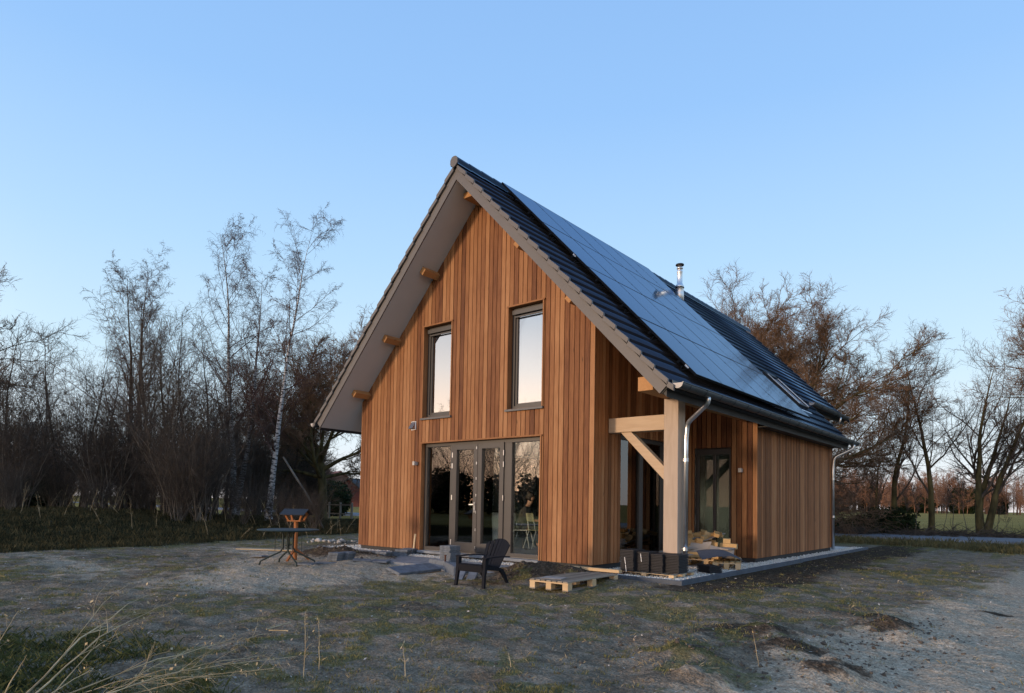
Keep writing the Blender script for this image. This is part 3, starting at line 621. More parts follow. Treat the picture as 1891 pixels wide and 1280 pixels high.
# wall fittings
mb = MB(); vx, vz = 1.96, 3.0
mb.box(vx-.085, vx+.085, -.035, -.022, vz-.10, vz+.10)
mb.hexa([(vx-.07, -.035, vz+.09), (vx+.07, -.035, vz+.09), (vx+.07, -.14, vz-.07), (vx-.07, -.14, vz-.07)], [(vx-.07, -.035, vz+.08), (vx+.07, -.035, vz+.08), (vx+.07, -.13, vz-.08), (vx-.07, -.13, vz-.08)])
for q in (-.07, .066): mb.hexa([(vx+q, -.036, vz+.085), (vx+q, -.136, vz-.07), (vx+q, -.036, vz-.085)], [(vx+q+.004, -.036, vz+.085), (vx+q+.004, -.136, vz-.07), (vx+q+.004, -.036, vz-.085)])
mb.build('vent_hood', M['galv'], house)
for (a, y, n_) in ((2.10, -.02, 0), (8.10, D1-.02, 1)):
    mb = MB(); z = 2.11 if not n_ else 2.05; mb.box(a-.03, a+.03, y-.05, y, z-.035, z+.035); mb.box(a-.035, a+.035, y-.12, y-.05, z-.045, z+.045); mb.build('wall_lamp', M['zinc_light'], house, bevel=.005)

# ------------------------------------------------------------------ terrain
def hash2(ix, iy, seed):
    n = (ix*374761393+iy*668265263+seed*974634777) & 0x7fffffff
    n = ((n ^ (n >> 13))*1274126177) & 0x7fffffff
    return ((n ^ (n >> 16)) & 0xffff)/65535.0
def vnoise(x, y, seed=0):
    x = np.asarray(x, dtype=np.float64); y = np.asarray(y, dtype=np.float64)
    ix = np.floor(x).astype(np.int64); iy = np.floor(y).astype(np.int64); fx_ = x-ix; fy_ = y-iy
    fx_ = fx_*fx_*(3-2*fx_); fy_ = fy_*fy_*(3-2*fy_)
    a, b, c, d = hash2(ix, iy, seed), hash2(ix+1, iy, seed), hash2(ix, iy+1, seed), hash2(ix+1, iy+1, seed)
    return (a*(1-fx_)+b*fx_)*(1-fy_)+(c*(1-fx_)+d*fx_)*fy_
def fbm(x, y, seed=0, oc=4):
    s_ = 0; a = .5; t = 0
    for i in range(oc):
        s_ = s_+a*vnoise(x*2**i+i*17.3, y*2**i-i*9.1, seed+i); t += a; a *= .5
    return s_/t
def sst(a, b, x): t = np.clip((x-a)/(b-a), 0, 1); return t*t*(3-2*t)
def bump_(x, y, cx, cy, rx, ry, rot=0):
    c, s_ = math.cos(rot), math.sin(rot); u = ((x-cx)*c+(y-cy)*s_)/rx; v = (-(x-cx)*s_+(y-cy)*c)/ry
    return np.exp(-(u*u+v*v))
def housedist(x, y):
    dx = np.maximum(np.maximum(-1.2-x, x-8.95), 0); dy = np.maximum(np.maximum(-.45-y, y-15.9), 0)
    return np.hypot(dx, dy)
def gh(x, y):
    x = np.asarray(x, dtype=np.float64); y = np.asarray(y, dtype=np.float64)
    hd = housedist(x, y); near = np.clip(1-np.hypot(x-8, y+1)/60, 0, 1)
    z = -.03-.07*sst(.2, 3.5, hd)
    rough = sst(0, 1.0, hd)*near
    z = z+(fbm(x*.55, y*.55, 3)-.5)*.14*rough+(fbm(x*2.3, y*2.3, 11)-.5)*.07*rough+(fbm(x*8, y*8, 21, 3)-.5)*.050*rough
    # wind-blown sand plateau left of the terrace
    z = z+.10*bump_(x, y, 3.3, -4.2, 1.7, 2.3, .5)+.05*bump_(x, y, 3.7, -2.4, 1.6, .8)
    # heaps of dark earth
    lump = .55+.9*fbm(x*4, y*4, 5)
    z = z+.27*lump*bump_(x, y, 6.75, -1.15, .95, .42, .25)+.20*lump*bump_(x, y, 1.25, -1.55, 1.1, .42, .35)+.10*lump*bump_(x, y, -2.2, .8, 1.4, .5)
    for (a, b, h, r_) in ((12.05, -1.7, .15, .22), (11.9, -1.25, .08, .3), (12.2, -2.1, .10, .18), (11.1, -3.1, .08, .4), (11.6, -3.6, .10, .35), (12.1, -4.3, .15, .32), (11.0, -4.7, .12, .35), (10.7, -3.9, .09, .4), (12.6, -2.0, .07, .2), (12.3, 1.2, .07, .3), (11.4, -5.4, .12, .3)):
        z = z+h*(.35+1.1*fbm(x*7, y*7, 8))*bump_(x, y, a, b, r_, r_)
    # wheel ruts on the sandy track at the right
    tr = sst(11.3, 12.6, x-.12*(y+2))
    z = z-.05*tr+.03*tr*np.sin((x-.12*y)*9+fbm(x, y*.3, 31)*4)*fbm(x*2, y*.8, 33)
    # bank and ditch below the grove
    lf = sst(-3.5, -9, x)*sst(14, 5, np.abs(y-2))
    z = z+lf*(.30*sst(-8, -15, x)-.16*bump_(x, y, -5.5, -3.2, 2.2, 5))
    z = z+.45*bump_(x, y, -16, -2, 7, 6)*sst(-6, -12, x)
    # far fields lie a little higher
    far = sst(35, 160, np.hypot(x-8, y-5)); z = z+far*.55+(fbm(x*.02, y*.02, 41)-.5)*.8*sst(45, 150, np.hypot(x, y))
    rd = sst(20.0, 22.2, y)*sst(31.5, 29.5, y); z = z*(1-rd)+(-.05)*rd
    return z
def smooth_axis(lo, hi, d0, d1, fine, grow=1.22, big=60):
    a = list(np.arange(d0, d1, fine)); st = fine; x = d1
    while x < hi: a.append(x); st = min(st*grow, big); x += st
    a.append(hi); st = fine; x = d0-fine; b = []
    while x > lo: b.append(x); st = min(st*grow, big); x -= st
    b.append(lo); return np.array(sorted(b)+a)
xs = smooth_axis(-900, 900, -3, 15.2, .055, 1.12); ys = smooth_axis(-900, 900, -7.6, 3.0, .055, 1.12)
X, Yg = np.meshgrid(xs, ys); Z = gh(X, Yg)
inside = (X > .1) & (X < 8.3) & (Yg > .1) & (Yg < 15); Z = np.where(inside, -.12, Z)
def fields(x, y):
    """surface composition: grass cover, pale sand, dark earth"""
    hd = housedist(x, y)
    tr = sst(10.5, 12.2, x-.10*(y+2)-fbm(x*.6, y*.6, 61)*.8)*sst(15, 10, y)
    pl = np.clip(1.3*bump_(x, y, 3.4, -4.0, 1.7, 2.4, .5)+1.2*bump_(x, y, 3.5, -2.0, 1.9, .9)+.9*bump_(x, y, 1.3, -3.2, 1.5, .8)+bump_(x, y, -1.5, -1.9, 2.2, .6)+.7*bump_(x, y, -1, -6, 3, .8), 0, 1)
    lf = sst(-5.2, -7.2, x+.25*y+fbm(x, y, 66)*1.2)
    g = fbm(x*3.6, y*3.6, 71, 5)*.72+fbm(x*.35, y*.35, 73, 2)*.28
    cover = sst(.49, .60, g+.0)
    cover = cover*(1-tr*.93)*(1-pl*.97)*sst(.25, 1.6, hd+fbm(x*2, y*2, 77)*.6-.1)
    cover = np.maximum(cover, lf*.9)
    cover = np.maximum(cover, sst(15.5, 17.5, y+fbm(x, y, 79)*1.5)*sst(21.5, 20.5, y)*.95)
    far = sst(29.5, 32, y)+sst(-24, -28, x)+sst(-14, -18, y)+sst(24, 30, x); cover = np.maximum(cover, np.clip(far, 0, 1)*.95)
    sand = np.clip(tr*.95+pl*.85+.22*sst(.5, .66, fbm(x*.9+5, y*.9, 81)), 0, 1)
    dark = np.clip(bump_(x, y, 6.75, -1.15, 1.1, .6, .25)*1.2+bump_(x, y, 1.25, -1.55, 1.2, .6, .35)+.9*sst(1.9, .4, hd)*sst(8.5, 8.9, x+y*0)*sst(-1.5, 0, y)+.5*sst(.5, .70, fbm(x*1.1, y*1.1, 83))*(1-tr*.7)*(1-pl), 0, 1)
    for (a_, b2_, r2_) in ((12.05, -1.7, .30), (11.9, -1.2, .3), (11.1, -3.1, .38), (11.6, -3.7, .3), (12.1, -4.3, .28), (11.0, -4.7, .32), (12.9, .8, .18)): dark = np.clip(dark+.9*bump_(x, y, a_, b2_, r2_*1.2, r2_*.8, .4)*(.3+1.2*fbm(x*6, y*6, 19)), 0, 1)
    far01 = np.clip(far, 0, 1)
    return cover, sand, dark, far01, lf
Cv, Sd, Dk, Fr_, Lf = fields(X, Yg)
ny, nx_ = X.shape; idx = np.arange(ny*nx_).reshape(ny, nx_)
quads = np.stack([idx[:-1, :-1], idx[:-1, 1:], idx[1:, 1:], idx[1:, :-1]], -1).reshape(-1, 4)
def ground_mat():
    mt, n, b = new_mat('sandy_ground'); L = n.links; N = n.nodes
    def A(nm): a = N.new('ShaderNodeAttribute'); a.attribute_name = nm; return a.outputs['Fac']
    tc = N.new('ShaderNodeTexCoord').outputs['Object']
    def noise(sc, det=6, dist=0): q = N.new('ShaderNodeTexNoise'); q.inputs['Scale'].default_value = sc; q.inputs['Detail'].default_value = det; q.inputs['Distortion'].default_value = dist; L.new(tc, q.inputs['Vector']); return q.outputs[0]
    def ramp(src, st): c = N.new('ShaderNodeValToRGB'); e = c.color_ramp.elements; e[0].position, e[1].position = st[0][0], st[1][0]; e[0].color = (*st[0][1], 1); e[1].color = (*st[1][1], 1); L.new(src, c.inputs[0]); return c.outputs[0]
    def mix(f, a, c): q = N.new('ShaderNodeMix'); q.data_type = 'RGBA'; L.new(f, q.inputs[0]); L.new(a, q.inputs[6]); L.new(c, q.inputs[7]); return q.outputs[2]
    def maths(op, a, c): q = N.new('ShaderNodeMath'); q.operation = op; q.use_clamp = True; (L.new(a, q.inputs[0]) if not isinstance(a, float) else setattr(q.inputs[0], 'default_value', a)); (L.new(c, q.inputs[1]) if not isinstance(c, float) else setattr(q.inputs[1], 'default_value', c)); return q.outputs[0]
    n1, n2, n3 = noise(3.5, 8, .4), noise(16, 6), noise(60, 4)
    soil = ramp(n1, ((.33, (.150, .117, .082)), (.68, (.285, .228, .163))))
    sand = ramp(n2, ((.3, (.33, .264, .186)), (.7, (.48, .392, .285))))
    dark = ramp(n2, ((.3, (.045, .034, .024)), (.7, (.11, .084, .060))))
    moss = ramp(n2, ((.35, (.095, .088, .030)), (.7, (.190, .170, .065))))
    field = ramp(noise(.12, 6), ((.35, (.27, .190, .062)), (.7, (.35, .250, .090))))
    def soft(v, k, nz): m1 = maths('MULTIPLY_ADD', nz, k); N_ = m1.node; N_.inputs[2].default_value = -k/2; s1 = maths('ADD', v, m1); N_.use_clamp = False; q = N.new('ShaderNodeMapRange'); q.interpolation_type = 'SMOOTHSTEP'; q.inputs[1].default_value = .3; q.inputs[2].default_value = .7; L.new(s1, q.inputs[0]); return q.outputs[0]
    c = mix(soft(A('sand'), .9, n1), soil, sand)
    c = mix(soft(A('dark'), .9, n2), c, dark)
    c = mix(maths('MULTIPLY', soft(A('cover'), 1.1, n2), .62), c, moss)
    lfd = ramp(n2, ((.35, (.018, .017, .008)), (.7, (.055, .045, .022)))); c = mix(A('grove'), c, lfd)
    c = mix(A('far'), c, field)
    sp = N.new('ShaderNodeMapRange'); sp.inputs[1].default_value = .35; sp.inputs[2].default_value = .65; sp.inputs[3].default_value = .70; sp.inputs[4].default_value = 1.30; L.new(n3, sp.inputs[0])
    ml = N.new('ShaderNodeVectorMath'); ml.operation = 'SCALE'; L.new(c, ml.inputs[0]); L.new(sp.outputs[0], ml.inputs['Scale']); n4 = noise(27, 5, .3); s4 = N.new('ShaderNodeMapRange'); s4.inputs[1].default_value = .36; s4.inputs[2].default_value = .64; s4.inputs[3].default_value = .74; s4.inputs[4].default_value = 1.20; L.new(n4, s4.inputs[0])
    m4 = N.new('ShaderNodeVectorMath'); m4.operation = 'SCALE'; L.new(ml.outputs[0], m4.inputs[0]); L.new(s4.outputs[0], m4.inputs['Scale']); L.new(m4.outputs[0], b.inputs['Base Color'])
    b.inputs['Roughness'].default_value = 1; b.inputs['Specular IOR Level'].default_value = .0
    hs = maths('ADD', maths('MULTIPLY', n2, .7), maths('MULTIPLY', n3, .3)); bp = N.new('ShaderNodeBump'); bp.inputs['Strength'].default_value = 1.0; bp.inputs['Distance'].default_value = .05; L.new(hs, bp.inputs['Height']); L.new(bp.outputs[0], b.inputs['Normal'])
    return mt
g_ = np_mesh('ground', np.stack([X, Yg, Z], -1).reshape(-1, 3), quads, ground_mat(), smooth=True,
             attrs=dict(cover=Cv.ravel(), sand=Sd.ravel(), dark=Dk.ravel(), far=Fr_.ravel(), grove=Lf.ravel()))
tag(g_, kind='structure')
# road beyond the plot
M['road'] = plain('asphalt', (.145, .15, .165), .8, var=.1, scale=.6, bump=.2); M['shoulder'] = plain('sandy_shoulder', (.20, .165, .15), .95, var=.25, scale=.7)
mb = MB(); mb.box(-300, 300, 24.2, 29.2, -.2, -.015); tag(mb.build('road', M['road']), kind='structure')
mb = MB(); mb.box(-300, 300, 21.9, 24.2, -.2, -.03); mb.box(-300, 300, 29.2, 29.8, -.2, -.03); tag(mb.build('road_shoulder', M['shoulder']), kind='structure')

# ------------------------------------------------------------------ gravel ring, kerb, terrace
GX0, GX1, GY0, GY1 = -1.15, 8.86, -.40, 12.9
mb = MB(); g0 = .012
for b_ in ((GX0, GX1, GY0, .0), (W1, GX1, .0, D1), (W2, GX1, D1, L1), (GX0, 0, 0, L1), (W2-1.4, GX1, L1, GY1)): mb.box(b_[0], b_[1], b_[2], b_[3], -.2, g0)
tag(mb.build('gravel_bed', M['gravelm']), kind='structure')
rs = np.random.RandomState(5)
def stones(n, regions, r0, r1, z, name, mat, label, cat, seed=1):
    r = np.random.RandomState(seed); areas = np.array([(b[1]-b[0])*(b[3]-b[2])*(b[4] if len(b) > 4 else 1) for b in regions]); pick = r.choice(len(regions), n, p=areas/areas.sum())
    B = np.array([b[:4] for b in regions])[pick]; cx = B[:, 0]+r.rand(n)*(B[:, 1]-B[:, 0]); cy = B[:, 2]+r.rand(n)*(B[:, 3]-B[:, 2])
    base = np.array([(1, 0, 0), (-1, 0, 0), (0, 1, 0), (0, -1, 0), (0, 0, 1), (0, 0, -1)], float); F = np.array([(0, 2, 4), (2, 1, 4), (1, 3, 4), (3, 0, 4), (2, 0, 5), (1, 2, 5), (3, 1, 5), (0, 3, 5)])
    q = r.randn(n, 3, 3); q, _ = np.linalg.qr(q); s_ = (r0+(r1-r0)*r.rand(n, 1, 1)**1.5)*(.6+.6*r.rand(n, 1, 3))
    V = (base[None]*s_*(1+.25*r.randn(n, 6, 1)*.6))@q; V[:, :, 2] *= .75; zz = z(cx, cy) if callable(z) else z
    V += np.stack([cx, cy, zz+r.rand(n)*.012], -1)[:, None]
    FF = (F[None]+(np.arange(n)*6)[:, None, None]).reshape(-1, 3)
    o = np_mesh(name, V.reshape(-1, 3), FF, mat); tag(o, label, cat, kind='stuff'); return o
stones(9000, [(GX0, .0, GY0, 2, .8), (0, GX1, GY0, .02, 2), (W1+.02, GX1, 0, 2.2, 1.3), (W2-.1, GX1, 2, 6, 1.5), (W2, GX1, 6, GY1, .7)], .012, .026, .018, 'gravel', M['gravelm'], 'strip of white gravel stones around the foot of the house', 'gravel')
def kerb(x0, x1, y0, y1, label, z1=.045):
    o = MB().box(x0, x1, y0, y1, -.2, z1).build('kerb', M['kerb'], bevel=.005); tag(o, label, 'kerb', 'grey kerbs edging the gravel strip'); return o
kerb(GX0-.05, 2.0, GY0-.055, GY0, 'grey kerb edging the gravel in front of the left end of the gable')
kerb(6.0, GX1+.055, GY0-.055, GY0, 'grey kerb edging the gravel in front of the pallet and oak post')
kerb(GX1, GX1+.055, GY0+.002, 5.9, 'near grey kerb along the right side of the gravel strip', .05)
kerb(GX1-.05, GX1+.005, 5.9, GY1, 'far grey kerb along the right side of the gravel strip', .04)
# terrace slabs in front of the doors
mb = MB(); y = -.42-.0
r = random.Random(4)
yy = -.10
for row in range(5):
    x = 2.1+.22*row+(-.3 if row % 2 else 0)
    while x < 6.0:
        wd = .6; z = .012+r.uniform(-.004, .004); mb.box(max(x, 2.05+.2*row)+.004, min(x+wd, 6.05)-.004, yy-.296, yy-.004, -.1, z, 0, r.random()) if min(x+wd, 6.05)-max(x, 2.05+.2*row) > .05 else None
        x += wd
    yy -= .3
tag(mb.build('terrace_paving', M['slab2'], bevel=.004), kind='structure')

# ------------------------------------------------------------------ bare trees
def perp(T, r):
    a = r.randn(*T.shape); a -= (a*T).sum(-1, keepdims=True)*T; return a/np.linalg.norm(a, axis=-1, keepdims=True)
def integrate(P0, D0, Ln, R0, nseg, wig, trop, r, taper=.35, tdir=(0, 0, 1)):
    N = len(P0); pts = [P0]; D = D0.copy(); st = (Ln/nseg)[:, None]; td = np.array(tdir, float)
    for i in range(nseg):
        D = D+r.randn(N, 3)*wig+td*trop; D /= np.linalg.norm(D, axis=1, keepdims=True); pts.append(pts[-1]+D*st)
    P = np.stack(pts, 1); t = np.linspace(0, 1, nseg+1)[None]; Rr = R0[:, None]*(taper+(1-taper)*(1-t)**1.15); return P, Rr
def children(P, Rr, Ln, n, ang, ratio, rr, start, r, shape='cone', rmin=.004, jit=.25):
    N, K, _ = P.shape; t = start+(1-start)*((np.arange(n)[None]+r.rand(N, n))/n); t = np.clip(t, 0, .985); s_ = t*(K-1); i = np.minimum(s_.astype(int), K-2); f = (s_-i)[..., None]
    ar = np.arange(N)[:, None]; A, B = P[ar, i], P[ar, i+1]; p = A*(1-f)+B*f; T = B-A; T /= np.linalg.norm(T, axis=-1, keepdims=True)
    a = R(ang)*(1+jit*r.randn(N, n, 1)); D = T*np.cos(a)+perp(T, r)*np.sin(a)
    fac = {'cone': 1-.65*t, 'round': .45+.9*np.sin(np.pi*np.clip((t-start)/(1-start)*.8+.15, 0, 1))*.6, 'flat': 1-.2*t}[shape]
    L_ = Ln[:, None]*ratio*fac*(.7+.6*r.rand(N, n)); rad = np.maximum(Rr[ar, i]*rr, rmin)*(.7+.5*r.rand(N, n))
    return p.reshape(-1, 3), D.reshape(-1, 3), L_.ravel(), rad.ravel()
def tubes_np(P, Rr, k):
    N, S_, _ = P.shape; T = np.gradient(P, axis=1); T /= np.linalg.norm(T, axis=-1, keepdims=True)+1e-9
    ref = np.where(np.abs(T[:, :1, 2:3]) > .9, np.array([1., 0, 0]), np.array([0, 0, 1.])); U = np.cross(T, ref); U /= np.linalg.norm(U, axis=-1, keepdims=True)+1e-9; W = np.cross(T, U)
    th = np.arange(k)*2*np.pi/k; V = P[:, :, None]+Rr[:, :, None, None]*(U[:, :, None]*np.cos(th)[:, None]+W[:, :, None]*np.sin(th)[:, None])
    base = (np.arange(N)*S_*k)[:, None, None]; s_ = (np.arange(S_-1)*k)[None, :, None]; j = np.arange(k)[None, None]; j2 = (j+1) % k
    F = np.stack([base+s_+j, base+s_+j2, base+s_+k+j2, base+s_+k+j], -1).reshape(-1, 4); return V.reshape(-1, 3), F
def merge(parts):
    Vs, Fs, o = [], [], 0
    for V, F in parts: Vs.append(V); Fs.append(F+o); o += len(V)
    return np.concatenate(Vs), np.concatenate(Fs)
def tree_geo(seed, kind, H, tr, stems=1):
    """returns (trunk parts, crown parts) for a leafless tree standing at the origin"""
    r = np.random.RandomState(seed); K = dict(
        birch=dict(lv=[(27, 44, .36, .34, .22, 8, .10, .040, 'cone'), (10, 38, .42, .5, .15, 5, .16, -.01, 'cone'), (8, 38, .5, .6, .12, 5, .22, -.09, 'flat'), (3, 35, .6, .7, .1, 4, .25, -.12, 'flat')], w=.035, tp=.04, tt=.05),
        oak=dict(lv=[(11, 56, .62, .62, .22, 10, .13, .04, 'round'), (10, 44, .50, .55, .15, 8, .17, .035, 'flat'), (8, 42, .48, .5, .12, 6, .2, .03, 'flat'), (7, 42, .50, .55, .1, 4, .24, .03, 'flat'), (4, 40, .55, .65, .1, 3, .26, .03, 'flat')], w=.07, tp=.2, tt=.04),
        ash=dict(lv=[(13, 40, .52, .45, .20, 8, .12, .06, 'cone'), (8, 36, .45, .5, .25, 6, .18, .05, 'flat'), (6, 36, .5, .55, .15, 5, .22, .04, 'flat'), (4, 36, .55, .6, .1, 4, .25, .03, 'flat')], w=.06, tp=.06, tt=.06),
        hazel=dict(lv=[(7, 24, .42, .5, .15, 6, .12, .03, 'flat'), (5, 30, .5, .6, .2, 5, .2, .0, 'flat'), (3, 32, .6, .6, .2, 4, .24, -.02, 'flat')], w=.075, tp=.08, tt=.02),
        pole=dict(lv=[(14, 38, .26, .4, .45, 6, .14, .05, 'cone'), (6, 35, .5, .5, .2, 5, .2, .03, 'flat'), (4, 35, .6, .6, .1, 4, .25, .0, 'flat')], w=.05, tp=.04, tt=.05))[kind]
    if kind == 'hazel':
        P0 = np.concatenate([r.randn(stems, 2)*.22, np.zeros((stems, 1))], 1)
        a = r.rand(stems)*6.28; l = .12+.42*r.rand(stems); D0 = np.stack([np.cos(a)*l, np.sin(a)*l, np.ones(stems)], 1); Ln = H*(.6+.45*r.rand(stems)); R0 = tr*(.5+.7*r.rand(stems))
    else:
        a = r.rand(stems)*6.28; l = (.02 if stems == 1 else .14); P0 = np.stack([np.cos(a)*.1*(stems > 1), np.sin(a)*.1*(stems > 1), a*0-.1], 1)
        D0 = np.stack([np.cos(a)*l, np.sin(a)*l, np.ones(stems)], 1); Ln = H*(.85+.25*r.rand(stems)) if stems > 1 else np.array([H]); R0 = np.full(stems, tr)
    if kind == 'oak':
        big_ = seed == 53; TL = H*.34; P, Rr = integrate(np.array([[0, 0, -.1]]), np.array([[.05, .03, 1.]]), np.array([TL]), np.array([tr]), 8, .03, .03, r, .8); Rr[:, 0] *= 1.35
        trunk = [tubes_np(P, Rr, 9)]; crown = []; n = 15 if big_ else 10; az = np.arange(n)*2.4+r.rand(n)*.5; inc = R(8)+R(72)*(np.arange(n)/(n-1))**.75
        D = np.stack([np.cos(az)*np.sin(inc), np.sin(az)*np.sin(inc), np.cos(inc)], 1); st = P[0][np.clip(8-(np.arange(n)*3//n), 0, 8)]; top = H*.66*(1-.20*np.sin(inc)**2)
        Ln = top*(.92+.16*r.rand(n)); ps, Rr = integrate(st, D, Ln, np.full(n, tr*.50)*(.8+.3*r.rand(n)), 11, .11, .022, r, .08); trunk.append(tubes_np(ps, Rr, 6))
        for q, (nn, ang, ratio, rr, sta, ns, wig, tro) in enumerate(((12, 42, .50, .52, .22, 8, .17, .03), (9, 40, .46, .55, .12, 6, .2, .03), (8, 40, .46, .55, .1, 5, .22, .035), (5, 38, .55, .65, .1, 3, .22, .03))):
            c = children(ps, Rr, Ln, nn+(0 if not big_ else (2, 1, 1, 3)[q]), ang, ratio, rr, sta, r, 'flat', rmin=(.03, .015, .0095, .0080)[q]); ps, Rr = integrate(c[0], c[1], c[2], c[3], ns, wig, tro, r, .3); Ln = c[2]
            (trunk if q == 0 else crown).append(tubes_np(ps, Rr, 4 if q < 2 else 3))
        return merge(trunk), merge(crown)
    D0 /= np.linalg.norm(D0, axis=1, keepdims=True)
    P, Rr = integrate(P0, D0, Ln, R0, 16, K['w'], K['tt'], r, K['tp'])
    if kind != 'hazel': Rr[:, 0] *= 1.35
    trunk = [tubes_np(P, Rr, 8)]; crown = []
    ps = P; 
    for q, (n, ang, ratio, rr, start, ns, wig, tro, shp) in enumerate(K['lv']):
        c = children(ps, Rr, Ln, n, ang, ratio, rr, start if q == 0 else .12, r, shp, rmin=(.0050 if q > 1 else .0085)*(1.25 if kind == 'oak' else 1))
        ps, Rr = integrate(c[0], c[1], c[2], c[3], ns, wig, tro, r, .3); Ln = c[2]
        crown.append(tubes_np(ps, Rr, 5 if q == 0 else (4 if q == 1 else 3)))
    return merge(trunk), merge(crown)
GROVE = 'bare trees in the dark grove left of the house'
def tree(name, seed, kind, H, tr, mt, mc, loc, label, cat='tree', group=None, stems=1, rz=None, lean=(0, 0), sc=1, squash=None):
    (tv, tf), (cv, cf) = tree_geo(seed, kind, H, tr, stems)
    e = empty(name, loc, 0 if rz is None else rz, label=label, cat=cat, group=group)
    e.scale = (sc, sc, sc) if not squash else squash; e.rotation_euler = (lean[0], lean[1], e.rotation_euler[2])
    np_mesh('trunk', tv, tf, mt, e, smooth=True); np_mesh('crown', cv, cf, mc, e)
    return e
def put(src, px, d, rz, sc, label, group, dz=0, lean=(0, 0), loc=None):
    c = copy_tree(src); x, y = loc if loc else at(px, d); c.location = (x, y, float(gh(x, y))+dz); c.rotation_euler = (lean[0], lean[1], rz); c.scale = (sc, sc, sc*random.Random(int(px*7+d)).uniform(.92, 1.08)); c['label'] = label
    if group: c['group'] = group
    elif 'group' in c: del c['group']
    return c
def gp(px, d): x, y = at(px, d); return (x, y, float(gh(x, y)))
# birches of the grove
b1 = tree('birch_tree', 11, 'birch', 12.7, .15, M['birch'], M['twig_birch'], gp(497, 29), 'slim birch with bright white bark leaning right, nearest the house', group=GROVE, lean=(.03, .13), rz=0)
b2 = tree('birch_tree', 12, 'birch', 14.2, .17, M['birch_old'], M['twig_birch'], gp(432, 33), 'tall birch with two pale stems and the highest wide crown of the grove', group=GROVE, stems=2, rz=.9, lean=(0, .03))
b3 = tree('birch_tree', 15, 'birch', 13.4, .17, M['bark_dark'], M['twig_birch'], gp(243, 33), 'dark stemmed birch with a broad rounded crown left in the grove', group=GROVE, stems=2, rz=.3)
pl = tree('pole_tree', 21, 'pole', 11, .12, M['bark_dark'], M['twig_dark'], gp(350, 34), 'dark slender bare tree between the two tallest birch crowns', group=GROVE)
pl2 = tree('pole_tree', 22, 'ash', 10.2, .13, M['bark_dark'], M['twig_dark'], gp(285, 31), 'x', group=GROVE)
SL = 'slender dark bare tree among the thicket of the grove'; G2 = 'slender dark trees filling the grove'
for i, (px, d, sc) in enumerate(((320, 30, .92), (375, 38, 1.0), (300, 40, .95), (415, 40, .9), (470, 38, .8), (535, 36, .75), (60, 38, .95), (20, 33, .95), (100, 30, .8), (150, 36, .85), (190, 40, .9), (-60, 34, .9), (560, 45, .85), (395, 31, .72), (275, 46, .9), (500, 48, .9), (455, 31, .62), (225, 29, .7), (340, 48, .9))):
    put(pl if i % 3 else pl2, px, d, i*1.7, sc, SL, G2)
for q_ in (pl, pl2): q_['label'] = SL; q_['group'] = G2
# oak beside the eaves
o1 = tree('oak_tree', 33, 'oak', 9.6, .28, M['bark_moss'], M['twig_oak'], gp(596, 36), 'gnarled dark oak with ivy-covered trunk just left of the eaves', group=None, rz=1.1)
put(o1, 520, 44, 2.3, .9, 'second gnarled oak behind the leaning white birch', None)
hz = tree('hazel_shrub', 41, 'hazel', 6.0, .035, M['hazel'], M['twig_dark'], gp(330, 26), 'bare many-stemmed hazel shrub in the undergrowth of the grove', cat='shrub', group='hazel shrubs in the undergrowth of the grove', stems=34)
hz2 = tree('hazel_shrub', 42, 'hazel', 5.2, .03, M['hazel'], M['twig_dark'], gp(200, 27), 'bare many-stemmed hazel shrub in the undergrowth of the grove', cat='shrub', group='hazel shrubs in the undergrowth of the grove', stems=26)
rq = random.Random(3)
for i in range(27):
    px = -60+i*24.5+rq.uniform(-16, 16); d = rq.choice((25.5, 28, 31, 34, 38, 43, 48))+rq.uniform(-1, 1)
    if px > 470: d = max(d, 31)
    if px > 540: d = max(d, 38)
    put(hz if i % 2 else hz2, px, d, rq.uniform(0, 6), rq.uniform(.55, .95)*(.7 if px > 520 else 1), hz['label'], hz['group'])
for i in range(16): put(hz2, -40+i*42+rq.uniform(-15, 15), rq.uniform(23.5, 27.5), rq.uniform(0, 6), rq.uniform(.22, .38), 'low bare shrub at the front edge of the grove', 'low shrubs along the front edge of the grove')
# leaning dead pole
x0_, y0_ = at(600, 27.5); x1_, y1_ = at(520, 27.5)
mb = MB(); mb.tube([(x0_, y0_, -.1), (x0_*.6+x1_*.4, y0_*.6+y1_*.4, 1.35), (x1_, y1_, 3.0)], [.06, .05, .04], 8)
tag(mb.build('dead_pole', M['hazel'], smooth=True), 'pale dead pole leaning diagonally right of the white birch', 'pole')
# evergreens and dark undergrowth
def leafy(name, loc, rx, ry, rz_, n, size, mat, label, cat, group=None, seed=1, trunkh=0):
    r = np.random.RandomState(seed); e = empty(name, loc, label=label, cat=cat, group=group)
    d = r.randn(n, 3); d /= np.linalg.norm(d, axis=1, keepdims=True); rad = r.rand(n, 1)**.45*(.72+.5*vnoise(d[:, 0]*2.5+9, d[:, 2]*2.5+d[:, 1]*2, seed)[:, None])
    c = d*rad*np.array([rx, ry, rz_]); c[:, 2] += rz_*.85; c = c[c[:, 2] > 0]; n = len(c)
    a = r.randn(n, 3); a /= np.linalg.norm(a, axis=1, keepdims=True); b = np.cross(a, r.randn(n, 3)); b /= np.linalg.norm(b, axis=1, keepdims=True); s_ = size*(.5+r.rand(n, 1))
    V = np.stack([c-a*s_, c+b*s_*.45, c+a*s_, c-b*s_*.45], 1).reshape(-1, 3); F = np.arange(n*4).reshape(-1, 4)
    np_mesh('crown', V, F, mat, e); P, Rr = integrate(np.array([[0, 0, -.1]]), np.array([[0, 0, 1.]]), np.array([rz_*1.5]), np.array([.06]), 8, .05, .05, r); tv, tf = tubes_np(P, Rr, 6); np_mesh('trunk', tv, tf, M['bark_dark'], e)
    return e
